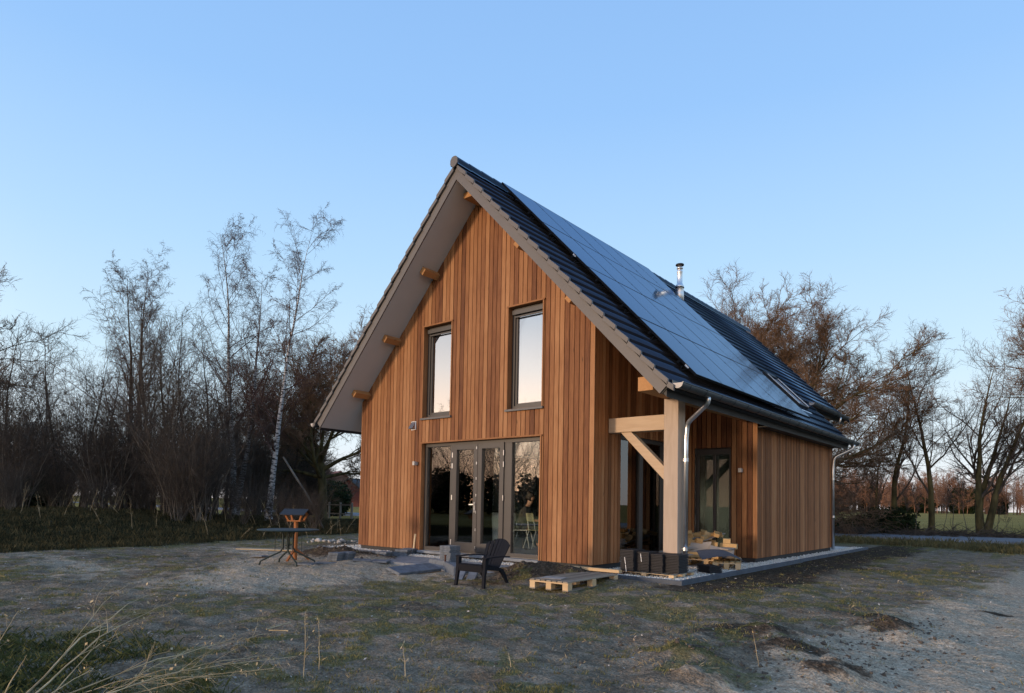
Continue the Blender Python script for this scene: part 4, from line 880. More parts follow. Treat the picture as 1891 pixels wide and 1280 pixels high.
leafy('evergreen_shrub', gp(545, 45), 1.6, 1.5, 3.6, 9000, .12, M['evergreen'], 'dark ivy-clad evergreen standing behind the bird feeder', 'shrub', seed=3)
leafy('evergreen_shrub', gp(622, 52), 1.0, 1.0, 1.2, 5000, .1, M['evergreen'], 'round dark bush right of the oak close to the house corner', 'shrub', seed=4)
leafy('evergreen_shrub', gp(65, 31), 1.2, 1.2, 1.0, 5000, .1, M['evergreen'], 'low dark green holly under the left end of the grove', 'shrub', seed=5)
leafy('evergreen_shrub', gp(600, 60), 2.4, 2.2, 1.6, 6000, .14, M['evergreen'], 'far dark hedge bush behind the oak trunk', 'shrub', seed=6)
# right-hand trees
big = tree('oak_tree', 53, 'oak', 12.7, .42, M['bark_moss'], M['twig_oak'], gp(1442, 38), 'large spreading bare oak rising behind the back of the roof', rz=.4); big.scale = (1.1, 1.1, .98)
GR = 'row of bare trees beyond the road'
a1 = tree('bare_tree', 61, 'ash', 8.8, .19, M['bark_moss'], M['twig_dark'], gp(1650, 36.5), 'first tall bare tree of the roadside row right of the house', group=GR, rz=.4)
a2 = tree('bare_tree', 62, 'ash', 10.2, .17, M['bark_moss'], M['twig_dark'], gp(1718, 35.2), 'middle bare tree of the roadside row with mottled pale bark', group=GR)
a3 = tree('bare_tree', 63, 'ash', 9.2, .20, M['bark_moss'], M['twig_dark'], gp(1816, 34.2), 'bare roadside tree forking low into several stems near the right edge', group=GR, stems=3)
put(a2, 1618, 39, 2.2, .62, 'small leaning bare tree at the left end of the roadside row', GR)
a5 = tree('oak_tree', 71, 'oak', 11.5, .30, M['bark_moss'], M['twig_oak'], gp(2070, 34), 'bare oak whose branches reach in from the right edge', rz=2.0)
put(o1, -170, 32, .4, 1.1, 'bare oak whose branch tips reach in from the left edge', None)
sp_ = tree('sapling', 81, 'pole', 2.6, .02, M['hazel'], M['twig_dark'], gp(1690, 33), 'thin bare sapling in the brush between the road and the field', cat='sapling', group='saplings between the road and the field')
for i, (px, d) in enumerate(((1672, 34), (1742, 33.5), (1760, 35), (1785, 33), (1860, 33), (1840, 35), (1600, 35), (1575, 34))): put(sp_, px, d, i*1.3, rq.uniform(.6, 1.3), sp_['label'], sp_['group'])
# brush and holly on the far verge
def brush(px, d, L_, seed, label):
    r = np.random.RandomState(seed); n = 150; x, y = at(px, d); P0 = np.stack([r.randn(n)*L_*.45, r.randn(n)*.5, np.abs(r.randn(n))*.10], 1); a = r.rand(n)*6.28; D0 = np.stack([np.cos(a), np.sin(a)*.5, .05+.10*r.randn(n)], 1); D0 /= np.linalg.norm(D0, axis=1, keepdims=True)
    P, Rr = integrate(P0, D0, .6+.8*r.rand(n), .008+.018*r.rand(n), 5, .18, -.02, r); c = children(P, Rr, .5+.6*r.rand(n), 4, 40, .4, .5, .2, r, 'flat', .005); P2, R3 = integrate(*c, 4, .25, 0, r)
    V, F = merge([tubes_np(P, Rr, 4), tubes_np(P2, R3, 3)]); o = np_mesh('brush_pile', V, F, M['twig_dark']); o.location = (x, y, float(gh(x, y))); tag(o, label, 'brush pile', 'piles of cut brush beyond the road')
for i, (px, d, l_, lab) in enumerate(((1565, 33.5, 1.4, 'pile of cut brush just right of the house beyond the road'), (1690, 33, 1.6, 'pile of cut brush between the first and middle roadside trees'), (1765, 33, 1.6, 'pile of cut brush between the middle and the forked roadside tree'), (1862, 32.5, 1.7, 'pile of cut brush at the right edge beyond the road'))): brush(px, d, l_, 90+i, lab)
hl = leafy('holly_bush', gp(1640, 34.5), 1.5, .9, .75, 5200, .085, M['evergreen'], 'dark green holly bush at the foot of the first roadside tree', 'shrub', seed=9)
leafy('holly_bush', gp(1578, 35), 1.4, .8, .42, 4200, .08, M['evergreen'], 'low dark bush beside the far corner of the house', 'shrub', seed=10)
# distant wood
def wood_mass(name, pts, hs, seed, label, mat, dens=46):
    r = np.random.RandomState(seed); N = len(pts); P0 = np.array(pts); Hs = np.array(hs); D0 = np.tile([0, 0, 1.], (N, 1))
    P, Rr = integrate(P0, D0, Hs, Hs*.014, 6, .05, .05, r, .2); c = children(P, Rr, Hs, 16, 48, .34, .5, .15, r, 'cone', .03); P1, R1 = integrate(*c, 5, .15, .06, r)
    c = children(P1, R1, c[2], 8, 42, .5, .6, .15, r, 'flat', .022); P2, R3 = integrate(*c, 4, .22, .05, r); c = children(P2, R3, c[2], 5, 42, .6, .7, .1, r, 'flat', .016); P4, R4 = integrate(*c, 3, .25, .04, r)
    V, F = merge([tubes_np(P, Rr, 5), tubes_np(P1, R1, 3), tubes_np(P2, R3, 3), tubes_np(P4, R4, 3)]); o = np_mesh(name, V, F, mat); tag(o, label, 'wood', kind='stuff'); return o
r_ = random.Random(12); pts = []; hs = []
for i in range(300):
    px = r_.uniform(1480, 1960); d = r_.uniform(140, 200); x, y = at(px, d); pts.append((x, y, float(gh(x, y))-.3)); hs.append(r_.uniform(6.5, 11.5)*(1.0 if d > 155 else .7))
wood_mass('distant_wood', pts, hs, 2, 'far brown bare woodland closing the field right of the house', M['twig_far'])
pts = []; hs = []
for i in range(110):
    px = r_.uniform(-40, 720); d = r_.uniform(75, 130); x, y = at(px, d); pts.append((x, y, float(gh(x, y))-.3)); hs.append(r_.uniform(6, 12)*(.45 if px > 600 else 1))
wood_mass('distant_wood', pts, hs, 3, 'far bare woodland behind the grove left of the house', M['twig_dark'])
for i, (px, d, a, b) in enumerate(((1604, 160, 2.4, 3.4), (1690, 150, 4.2, 2.2), (1783, 150, 3.4, 3.3), (1842, 158, 1.8, 2.8), (1548, 170, 2.6, 3.2))):
    leafy('evergreen_tree', gp(px, d), a, a, b, 5000, .5, M['evergreen'], ('dark conifer at the left of the far wood', 'olive green bush in front of the far wood', 'widest dark conifer in front of the far wood', 'small pointed dark conifer in the far wood near the right edge', 'dark conifer of the far wood beside the house corner')[i], 'conifer', seed=20+i)
# trees and hedge across the lane behind the photographer: the doors mirror them
GM = 'bare trees across the lane in front of the gable'
for i, (x, y, k) in enumerate(((-30, -40, 0), (-36, -46, 1), (-41, -38, 0), (-47, -44, 1), (-27, -48, 0), (-52, -36, 1), (-34, -55, 0), (-45, -52, 1), (-21, -45, 1), (-58, -42, 0), (-24, -58, 1), (12, -42, 0), (5, -52, 1), (-33, -36, 0), (-38, -34, 1), (-44, -33, 0), (-26, -36, 1), (-50, -46, 0), (-40, -50, 1), (-31, -50, 1), (-55, -50, 0))):
    put(a1 if k else a2, 0, 0, i*1.1, 1.02, 'bare tree seen mirrored in the garden doors', GM, loc=(x, y))
for i, (x, y, s__) in enumerate(((-62, -52, .8), (-56, -40, .6))): put(big, 0, 0, i*1.9, s__, 'bare tree seen mirrored in the garden doors', GM, loc=(x, y))
hz3 = tree('hazel_shrub', 45, 'hazel', 7.5, .04, M['hazel'], M['twig_far'], (-34, -39, 0), 'many-stemmed shrub seen mirrored in the garden doors', cat='shrub', group='shrubs across the lane in front of the gable', stems=11)
for i in range(13):
    put(hz3, i, 0, i*2.1, .95+.2*math.sin(i*1.9), 'many-stemmed shrub seen mirrored in the garden doors', 'shrubs across the lane in front of the gable', loc=(-24-2.8*i+1.2*math.sin(i*2.7), -33-3.5*math.sin(i*1.3)-(i % 3)*2.5))
for i in range(14):
    x, y = -17-3.4*i+.8*math.sin(i*2.1), -44+1.1*i+math.sin(i*1.7)
    leafy('hedge_bush', (x, y, float(gh(x, y))), 2.6, 1.8, (2.5 if 2 <= i <= 6 else 1.6)+.2*math.sin(i*1.3), 2200, .22, M['evergreen'], 'dark hedge bush seen mirrored in the garden doors', 'bush', 'hedge across the lane in front of the gable', seed=40+i)
# fence and farm buildings at the far left
def fence_run(p0, p1, n, label):
    e = empty('post_and_rail_fence', (0, 0, 0), label=label, cat='fence'); p0, p1 = Vector(p0), Vector(p1)
    for i in range(n+1):
        q = p0.lerp(p1, i/n); z = float(gh(q.x, q.y)); MB().box(q.x-.06, q.x+.06, q.y-.06, q.y+.06, z-.2, z+1.15).build('post', M['pallet'], e)
    for h_ in (.35, .98):
        m_ = MB(); m_.beam(p0+Vector((0, 0, h_)), p1+Vector((0, 0, h_)), .04, .09); m_.build('rail', M['pallet'], e)
a_ = gp(512, 50); b__ = gp(650, 46); fence_run(a_, b__, 7, 'low wooden rail fence behind the white birch')
mb = MB(); x, y, z = gp(520, 49.6); mb.beam((x-.45, y, z+.55), (x+.45, y+.1, z+.55), .02, .3); tag(mb.build('white_board', M['white']), 'small white board on the rail fence behind the birch', 'board')
def farm(px, d, w_, dp, hw, hr, mw, mr, label, rz):
    x, y, z = gp(px, d); e = empty('farm_building', (x, y, z-.2), rz, label=label, cat='building')
    m_ = MB(); m_.hexa([(-w_/2, -dp/2, 0), (w_/2, -dp/2, 0), (w_/2, -dp/2, hw), (0, -dp/2, hr), (-w_/2, -dp/2, hw)], [(-w_/2, dp/2, 0), (w_/2, dp/2, 0), (w_/2, dp/2, hw), (0, dp/2, hr), (-w_/2, dp/2, hw)]); m_.build('wall', mw, e)
    for s_ in (-1, 1):
        m_ = MB(); k = (hr-hw)/(w_/2); m_.hexa([(s_*(w_/2+.4), -dp/2-.3, hw-.4*k+.05), (0, -dp/2-.3, hr+.05), (0, dp/2+.3, hr+.05), (s_*(w_/2+.4), dp/2+.3, hw-.4*k+.05)], [(s_*(w_/2+.4), -dp/2-.3, hw-.4*k+.25), (0, -dp/2-.3, hr+.25), (0, dp/2+.3, hr+.25), (s_*(w_/2+.4), dp/2+.3, hw-.4*k+.25)]); m_.build('roof', mr, e)
    m_ = MB(); m_.box(-.35, .35, dp/4-.35, dp/4+.35, hr-.5, hr+.9); m_.build('chimney', M['brick'], e)
farm(612, 120, 8, 12, 3.0, 6.0, M['brick'], M['red_tile'], 'distant farmhouse with red tiled roof left of the house corner', 1.2)
farm(668, 105, 6, 7, 2.4, 4.4, M['barn_red'], M['black_board'], 'small dark red barn half hidden by the house corner', .3)

# ------------------------------------------------------------------ grass, litter and weeds
def blades(name, px_, py_, mat, label, cat, per, hmin, hmax, width, spread, seed, droop=.5):
    r = np.random.RandomState(seed); n = len(px_); N = n*per; cx = np.repeat(px_, per)+r.randn(N)*spread; cy = np.repeat(py_, per)+r.randn(N)*spread; z = gh(cx, cy)-.004
    h = (hmin+(hmax-hmin)*r.rand(N)**1.6)*np.repeat(.6+.8*r.rand(n), per); a = r.rand(N)*6.283; ln = h*droop*(.3+r.rand(N)); wd = width*(.6+.8*r.rand(N)); b = r.rand(N)*6.283
    ux_, uy_ = np.cos(b)*wd/2, np.sin(b)*wd/2; tx, ty = cx+np.cos(a)*ln, cy+np.sin(a)*ln; mx_, my_ = cx+np.cos(a)*ln*.35, cy+np.sin(a)*ln*.35
    V = np.stack([np.stack([cx-ux_, cy-uy_, z], -1), np.stack([cx+ux_, cy+uy_, z], -1), np.stack([mx_+ux_*.7, my_+uy_*.7, z+h*.62], -1), np.stack([tx, ty, z+h], -1)], 1).reshape(-1, 3)
    F = np.arange(N*4).reshape(-1, 4); o = np_mesh(name, V, F, mat); tag(o, label, cat, kind='stuff'); return o
def scatter(n, seed, dmin=3.2, dmax=30, pxa=-60, pxb=1960, pw=1.5):
    """random ground points inside the wedge of ground in front of the camera, denser close by"""
    r = np.random.RandomState(seed); d = dmin+(dmax-dmin)*r.rand(n)**pw; u = pxa+(pxb-pxa)*r.rand(n); dx = (u-945.5)/FPX
    return CX+d*(Fw.x+R2.x*dx), CY+d*(Fw.y+R2.y*dx), r
def clear(x, y):
    return (housedist(x, y) > .02) & ~((x > 1.9) & (x < 6.2) & (y > -1.75) & (y < .1))
x, y, r = scatter(130000, 1, pw=1.5); c, sd_, dk, fa, lf = fields(x, y); cov2 = sst(.46, .62, fbm(x*4.2, y*4.2, 91, 4)*.7+fbm(x*.6, y*.6, 92, 2)*.3)
keep = clear(x, y) & (r.rand(len(x)) < (c*.40+.09)*(.08+.92*cov2)*(1-.9*lf)*(1-.88*sd_*(x > 11))) & (y < 21.5); blades('grass', x[keep], y[keep], M['grassm'], 'short yellow green grass and moss growing in patches on the sandy ground', 'grass', 16, .008, .036, .005, .026, 2)
keep = clear(x, y) & (r.rand(len(x)) < .035*(1-.6*sd_)) & (y < 20); blades('dry_grass', x[keep], y[keep], M['straw_dull'], 'scattered dry straw coloured grass on the plot', 'grass', 6, .008, .038, .0026, .05, 3, 1.3)
x, y, r = scatter(26000, 4, 12, 34, pxb=760, pw=1.0); c, sd_, dk, fa, lf = fields(x, y); keep = (lf > .35) & (r.rand(len(x)) < .75); blades('rough_grass', x[keep], y[keep], M['bank_grass'], 'rough grass and weeds on the bank under the grove', 'grass', 8, .03, .16, .014, .10, 5)
x = r.uniform(-4, 60, 12000); y = r.uniform(16, 21.8, 12000); k = r.rand(12000) < fields(x, y)[0]; blades('verge_grass', x[k], y[k], M['grass_dry'], 'long grass on the verge this side of the road', 'grass', 9, .05, .22, .016, .12, 6)
x, y, r = scatter(2600, 7, 3.4, 6.4, -80, 420, 1.0); k = (fbm(x*1.5, y*1.5, 95) > .47) & (x-y*.9 < 16.6) & (r.rand(len(x)) < .75*sst(0, 1.3, -6.7-.28*(x-6)-y+fbm(x*2, y*2, 99)*1.2-.6)); blades('green_grass', x[k], y[k], M['grass_lush'], 'lush green grass in the lower left corner', 'grass', 11, .015, .07, .004, .07, 8, 1.1)
# fallen leaves and bits
x, y, r = scatter(16000, 9, 3.3, 22, pw=1.3); k = clear(x, y) & (r.rand(len(x)) < .10+.45*sst(.52, .68, fbm(x*1.3, y*1.3, 97))); x, y = x[k], y[k]; n = len(x)
a = r.randn(n, 3)*[1, 1, .35]; a /= np.linalg.norm(a, axis=1, keepdims=True); b = np.cross(a, np.array([0, 0, 1.])+r.randn(n, 3)*.4); b /= np.linalg.norm(b, axis=1, keepdims=True); s_ = .008+.02*r.rand(n, 1)**2; cc = np.stack([x, y, gh(x, y)+.008], -1)
V = np.stack([cc-a*s_, cc+b*s_*.4, cc+a*s_, cc-b*s_*.4], 1).reshape(-1, 3); tag(np_mesh('dry_leaves', V, np.arange(n*4).reshape(-1, 4), M['leaf']), 'pale dry leaf bits scattered over the ground', 'leaf litter', kind='stuff')
# clods of dark soil
def clods(name, n, cx, cy, sx_, sy_, r0, r1, seed, label):
    r = np.random.RandomState(seed); x = cx+r.randn(n)*sx_; y = cy+r.randn(n)*sy_; st = np.array([(1, 0, 0), (-1, 0, 0), (0, 1, 0), (0, -1, 0), (0, 0, 1), (0, 0, -1)], float); F = np.array([(0, 2, 4), (2, 1, 4), (1, 3, 4), (3, 0, 4), (2, 0, 5), (1, 2, 5), (3, 1, 5), (0, 3, 5)])
    q, _ = np.linalg.qr(r.randn(n, 3, 3)); s_ = (r0+(r1-r0)*r.rand(n, 1, 1)**2.5)*(.6+.7*r.rand(n, 6, 1)); V = (st[None]*s_)@q+np.stack([x, y, gh(x, y)], -1)[:, None]
    tag(np_mesh(name, V.reshape(-1, 3), (F[None]+(np.arange(n)*6)[:, None, None]).reshape(-1, 3), M['soilclod'], smooth=False), label, 'soil', kind='stuff')
clods('soil_clods', 420, 12.0, -2.0, .45, .8, .005, .032, 1, 'dark soil clods along the edge of the sandy track')
clods('soil_clods', 380, 11.3, -4.0, .7, .6, .005, .030, 2, 'dark soil clods in the lower right foreground')
clods('soil_clods', 320, 6.75, -1.15, .75, .35, .006, .04, 3, 'soil clods on the dark heap behind the garden chair')
clods('soil_clods', 300, 1.2, -1.5, .9, .35, .008, .055, 4, 'soil clods on the dark heap behind the slab stacks')
clods('soil_clods', 2600, 9.5, -3.5, 2.4, 2.4, .004, .020, 5, 'small soil crumbs across the foreground')
stones(60, [(-3.2, -1.3, .4, 1.6)], .03, .12, lambda x, y: gh(x, y)+.02, 'rubble', M['concrete'], 'pale rubble lying left of the house corner', 'rubble', 6)
# tall dry weeds reaching in from the lower left corner
def weed(pxb, db, tip, seed, side=10, rad=.006, name='dry_weed', label='', group=None, droop=-.03):
    """stalk from the ground point (pxb, db) to the world point tip"""
    r = np.random.RandomState(seed); b_ = np.array(gp(pxb, db)); t_ = np.array(tip); L_ = np.linalg.norm(t_-b_); K = 12; s_ = np.linspace(0, 1, K)[:, None]
    P = b_+(t_-b_)*s_+np.array([0, 0, 1])*(np.sin(s_*np.pi)*L_*.05)+np.cumsum(r.randn(K, 3)*L_*.006, 0); P = P[None]; Rr = (rad*(1-.75*s_[:, 0]))[None]
    g = [tubes_np(P, Rr, 5)]; c = children(P, Rr, np.array([L_]), side, 28, .28, .55, .25, r, 'cone', .0012, .4); P2, R_2 = integrate(*c, 6, .13, droop, r); g.append(tubes_np(P2, R_2, 4)); c = children(P2, R_2, c[2], 4, 35, .4, .6, .2, r, 'flat', .0009, .4); P3, R3 = integrate(*c, 4, .2, 0, r); g.append(tubes_np(P3, R3, 3))
    e = P3[:, -1]; k = r.rand(len(e)) < .5; e = e[k]; n = len(e)
    if n: a = r.randn(n, 3)*.007; b = r.randn(n, 3)*.005; V = np.stack([e-a, e+b, e+a, e-b], 1).reshape(-1, 3); g.append((V, np.arange(n*4).reshape(-1, 4)))
    V, F = merge(g); o = np_mesh(name, V, F, M['straw']); tag(o, label, 'dry weed', group); return o
def pt(px, py, d):
    r_ = Fw+R2*((px-945.5)/FPX)-U2*((py-640-SHY)/FPX); return (CX+r_.x*d, CY+r_.y*d, CZ+r_.z*d)
WG = 'dry weed stalks leaning in from the lower left'
for i, (pb, db, tx, ty, td, sd, rad) in enumerate(((15, 3.75, 278, 1100, 6.0, 8, .0075), (40, 3.8, 330, 1118, 5.6, 9, .0065), (60, 3.9, 520, 1165, 5.2, 10, .006), (120, 3.9, 540, 1222, 4.7, 9, .005), (30, 3.6, 480, 1205, 4.6, 8, .006), (90, 4.1, 250, 1150, 5.4, 7, .0045),
        (200, 4.2, 400, 1190, 4.9, 8, .004), (10, 3.55, 170, 1240, 3.9, 3, .006), (5, 3.7, 52, 1210, 3.7, 2, .006), (260, 4.4, 500, 1240, 4.5, 7, .004), (150, 4.3, 330, 1240, 4.4, 8, .004), (-30, 4.4, 35, 1130, 4.6, 4, .005), (100, 4.0, 430, 1250, 4.3, 6, .004))):
    weed(pb, db, pt(tx, ty, td), 200+i, sd, rad, label='long dry pale weed stalk leaning across the lower left corner', group=WG)
for i, (px, d, ty, h_) in enumerate(((568, 4.95, 1128, 4), (595, 5.2, 1145, 5), (752, 5.0, 1190, 5), (1398, 5.6, 1170, 2), (945, 5.3, 1205, 3))):
    weed(px+4, d, pt(px-6, ty, d), 300+i, h_, .004, label=('single upright dry stem standing alone left of centre in the foreground', 'small forked dry weed beside the single upright stem', 'dry crossed weed at the middle of the bottom edge', 'thin dry twig standing by the dark clods on the right', 'short dry weed in the middle foreground')[i])
for i, (pa, da, pb_, db_, lab) in enumerate(((500, 6.6, 545, 7.0, 'thin pale stick lying on the ground left of centre'), (505, 6.55, 540, 6.5, 'short straight pale stick beside the thin stick'), (1240, 5.2, 1330, 5.25, 'pale straw stalk lying in the right foreground'))):
    a = gp(pa, da); b = gp(pb_, db_); MBx = MB(); MBx.tube([(a[0], a[1], a[2]+.02), (b[0], b[1], b[2]+.03)], [.007, .005], 6); tag(MBx.build('stick', M['straw']), lab, 'stick')
r_ = random.Random(5)
for i in range(46):
    px = r_.uniform(-20, 640); d = r_.uniform(21, 27); weed(px, d, tuple(np.array(gp(px+r_.uniform(-25, 25), d))+[0, 0, r_.uniform(.4, 1.1)]), 400+i, 8, .006, name='dry_brush', label='dry scrub weed at the foot of the grove', group='dry scrub weeds along the foot of the grove')

# ------------------------------------------------------------------ things round the house
G = lambda x, y: float(gh(x, y))
def slab_thing(name, c, w_, l_, h_, rz, label, group=None, mat='slab', tilt=(0, 0), cat='paving slab'):
    o = MB().box(-w_/2, w_/2, -l_/2, l_/2, 0, h_).build(name, M[mat], bevel=.004); o.location = c; o.rotation_euler = (tilt[0], tilt[1], rz); tag(o, label, cat, group); return o
# tall stack of slabs on the terrace
sx0, sy0 = 3.90, -.66
for k in range(7):
    slab_thing('paving_slab', (sx0+r_.uniform(-.012, .012), sy0+r_.uniform(-.012, .012), .015+.046*k), .30, .30, .044, r_.uniform(-.07, .07), 'bluestone slab in the tall stack on the terrace in front of the doors', 'slabs of the tall stack on the terrace')
for j in range(2):
    for k in range(3): slab_thing('paving_slab', (2.30+.02*k+.30*j*0, -2.32+.26*j, G(2.3, -2.2)+.055*k+.0), .24, .24, .052, .35+r_.uniform(-.06, .06), 'bluestone slab in the low stack right of the round table', 'slabs of the low stack right of the table')
for (x, y, n, rz, lab) in ((2.12, -.93, 2, .3, 'bluestone slab in the low pile left of the wooden stake'), (2.15, -.42, 3, .6, 'bluestone slab in the pile on the gravel left of the stake'), (2.0, -.08, 3, .2, 'bluestone slab in the pile touching the gravel by the wall')):
    for k in range(n): slab_thing('paving_slab', (x+r_.uniform(-.03, .03), y+r_.uniform(-.03, .03), max(G(x, y), .0)+.05*k), .30, .28, .047, rz+r_.uniform(-.15, .15), lab, lab.replace('slab in', 'slabs in'))
for i, (x, y, rz, lab) in enumerate(((2.70, -3.22, .4, 'flat slab lying in the sand nearest the table feet'), (2.68, -2.80, .7, 'flat slab in the sand just behind the table feet'), (2.72, -1.98, .9, 'flat slab lying in the sand right of the low slab stack'), (2.98, -1.72, .5, 'middle flat slab of the row in the sand'), (2.92, -1.42, 1.0, 'flat slab in the sand beside the terrace edge'), (-.2, -2.55, .2, 'dark slab lying far left near the pale plank'))):
    slab_thing('paving_slab', (x, y, G(x, y)+.005), .36, .26, .035, rz, lab, tilt=(r_.uniform(-.05, .05), r_.uniform(-.05, .05)))
for i, (x, y, lab) in enumerate(((5.72, -2.22, 'left of two slabs leaning behind the garden chair legs'), (5.93, -2.14, 'right of two slabs leaning behind the garden chair legs'))): slab_thing('paving_slab', (x, y, G(x, y)+.01), .15, .30, .045, .45, lab, tilt=(.55, 0))
# kerb pieces lying and standing by the terrace
slab_thing('kerb_stone', (4.62, -2.25, G(4.58, -2.3)+.03), 1.12, .30, .05, 1.58+.10, 'long bluestone kerb lying tilted on the sand in front of the terrace', tilt=(.30, 0), cat='kerb stone', mat='slab')
slab_thing('kerb_stone', (4.25, -1.30, G(4.25, -1.3)-.10), .75, .05, .24, -.25, 'short kerb stone standing on edge left of the rusty peg', cat='kerb stone')
slab_thing('kerb_stone', (5.06, -1.80, G(5.06, -1.8)-.10), 1.0, .05, .26, -.60, 'kerb stone standing on edge right of the rusty peg', cat='kerb stone')
mb = MB(); mb.tube([(4.62, -1.50, -.15), (4.625, -1.50, .22)], .017, 8); mb.tube([(4.625, -1.5, .215), (4.625, -1.5, .235)], .024, 8); tag(mb.build('iron_peg', M['rust']), 'rusty iron peg holding the standing kerb stones', 'peg')
# wooden stake leaning on the wall and planks
mb = MB(); mb.beam((2.03, -.02, -.1), (2.10, -.01, .48), .05, .045, t=.8); tag(mb.build('wooden_stake', M['pine'], bevel=.003), 'pale wooden stake in the gravel left of the garden doors', 'stake')
slab_thing('plank', (-1.35, -1.75, G(-1.35, -1.75)+.02), 1.5, .30, .02, .52, 'pale plank lying on the sand behind the round table', mat='pine', cat='plank')
slab_thing('plank', (7.25, -.62, .035), .95, .10, .05, -.0+.03, 'pale loose board lying across the back of the pallet', mat='pine', cat='plank').location = (7.52, -.80, .12)
slab_thing('plank', (7.38, -.18, .03), .60, .14, .03, .2, 'short brown board lying on the gravel behind the pallet', mat='brown_plastic', cat='plank')
# pallets
def pallet(loc, rz, L_, Wd, label, nt=7, tilt=(0, 0), mat='pallet'):
    e = empty('pallet', loc, rz, label=label, cat='pallet'); e.rotation_euler = (tilt[0], tilt[1], rz); rr = random.Random(int(L_*100+loc[0]*7)); H = .125
    for i in range(nt):
        x = -Wd/2+.05+(Wd-.10)*i/(nt-1); MB().box(x-.037, x+.037, -L_/2, L_/2, H+.0, H+.02, 0, rr.uniform(.1, .7)).build('top_board', M[mat], e)
    for y in (-L_/2+.05, 0, L_/2-.05): MB().box(-Wd/2, Wd/2, y-.05, y+.05, H-.021, H-.001, 0, rr.uniform(.5, .9)).build('cross_board', M['pine'], e)
    for x in (-Wd/2+.05, 0, Wd/2-.05):
        for y in (-L_/2+.06, 0, L_/2-.06): MB().box(x-.046, x+.046, y-.06, y+.06, .018, H-.021, 0, rr.uniform(.4, .9)).build('block', M['pine'], e)
        MB().box(x-.048, x+.048, -L_/2, L_/2, 0, .018, 0, rr.uniform(.2, .7)).build('bottom_board', M[mat], e)
    return e
pallet((7.68, -1.62, G(7.7, -1.7)-.005), .06, 1.55, .68, 'wooden pallet on the ground in front of the gravel, right of the garden chair')
slab_thing('fibreboard_piece', (7.62, -2.12, G(7.7, -1.7)+.142), .34, .30, .008, .3, 'grey sheet lying on the near end of the pallet', mat='card', cat='sheet')
pallet((8.05, .28, .028), 0, 1.0, 1.12, 'low pallet under the stacks of black tiles', mat='pallet').scale = (1, .78, .42)
pallet((7.95, 3.05, .03), .12, 1.0, .9, 'pallet under the heap of offcuts beside the veranda window', mat='offcut')
# black ribbed deck tiles
tm = MB(); TW, TL_, TH_ = .262, .39, .026
tm.box(-TW/2, TW/2, -TL_/2, TL_/2, .0055, TH_-.002)
for k in range(9): x = -TW/2+.012+k*(TW-.024)/8; tm.box(x-.010, x+.010, -TL_/2+.002, TL_/2-.002, TH_-.002, TH_)
for k in range(5):
    for q in (-1, 1): x = -TW/2+.02+k*(TW-.04)/4; tm.box(x-.006, x+.006, q*(TL_/2-.06)-.015, q*(TL_/2-.06)+.015, .0, .0055)
tproto = tm.build('deck_tile', M['deck']); tfirst = [True]
def deck(c, rz, label):
    o = tproto if tfirst[0] else tproto.copy()
    if not tfirst[0]: col.objects.link(o)
    tfirst[0] = False; o.location = c; o.rotation_euler = (0, 0, rz); tag(o, label, 'deck tile', 'black ribbed deck tiles'); return o
for x, y, n, rz, lab in ((7.75, .03, 14, -.02, 'black ribbed tile in the leftmost tall stack before the oak post'), (7.975, .14, 13, .03, 'black ribbed tile in the second stack from the left before the oak post'), (8.215, .20, 12, -.02, 'black ribbed tile in the third stack from the left before the oak post'), (8.465, .28, 12, .02, 'black ribbed tile in the right-hand stack directly before the oak post')):
    for k in range(n): deck((x+r_.uniform(-.006, .006), y+r_.uniform(-.006, .006), .085+.0268*k), rz+r_.uniform(-.02, .02), lab)
for k in range(5): deck((8.60+r_.uniform(-.01, .01), 1.35+r_.uniform(-.01, .01), .03+.0268*k), 1.0+r_.uniform(-.03, .03), 'black ribbed tile in the low pile right of the oak post')
for q, (x, z0_, z1_, y, lab) in enumerate(((7.73, .08, .20, -.172, 'lower white strap end on the leftmost tile stack'), (7.71, .21, .33, -.170, 'upper white strap end on the leftmost tile stack'), (7.96, .26, .40, -.06, 'white strap end on the second tile stack'))):
    mb = MB(); mb.beam((x, y, z1_), (x+.02, y-.004, z0_), .009, .003, (0, -1, 0)); tag(mb.build('strap', M['white']), lab, 'strap')
# heap of offcuts, boxes and sheets in the veranda
def block(c, s_, rot, label=None, grp=True):
    o = MB().box(-s_[0]/2, s_[0]/2, -s_[1]/2, s_[1]/2, -s_[2]/2, s_[2]/2, 0, r_.uniform(.1, .9)).build('wood_offcut', M['offcut'], bevel=.004); o.location = c; o.rotation_euler = rot
    tag(o, label or 'sawn wood offcut in the heap beside the veranda window', 'wood offcut', 'sawn wood offcuts heaped in the veranda'); return o
for c, s_, rot in (((7.80, 2.62, .24), (.5, .11, .11), (0, 0, .3)), ((8.05, 2.75, .235), (.42, .12, .10), (.1, 0, -.3)), ((7.62, 2.75, .36), (.38, .13, .1), (0, .2, .6)), ((7.50, 2.95, .25), (.3, .1, .1), (.2, 0, 1.2)), ((7.86, 2.98, .37), (.34, .12, .12), (0, 0, 1.0)),
                   ((7.42, 3.2, .38), (.3, .12, .08), (.3, .1, .2)), ((8.22, 3.0, .26), (.3, .1, .1), (0, 0, .9)), ((7.35, 2.4, .14), (.5, .1, .08), (0, 0, .2)), ((7.30, 2.1, .10), (.4, .12, .08), (0, 0, -.4)), ((7.2, 2.6, .22), (.45, .1, .08), (.2, .1, .7)),
                   ((7.62, 3.3, .66), (.13, .12, .11), (.3, .2, .4)), ((7.75, 3.22, .64), (.2, .1, .09), (0, .3, 1.0)), ((7.50, 3.25, .62), (.24, .11, .09), (.3, -.2, .1)), ((7.86, 3.4, .62), (.3, .05, .05), (0, .1, .2)), ((7.40, 3.45, .60), (.25, .08, .08), (.1, .2, 2.0))): block(c, s_, rot)
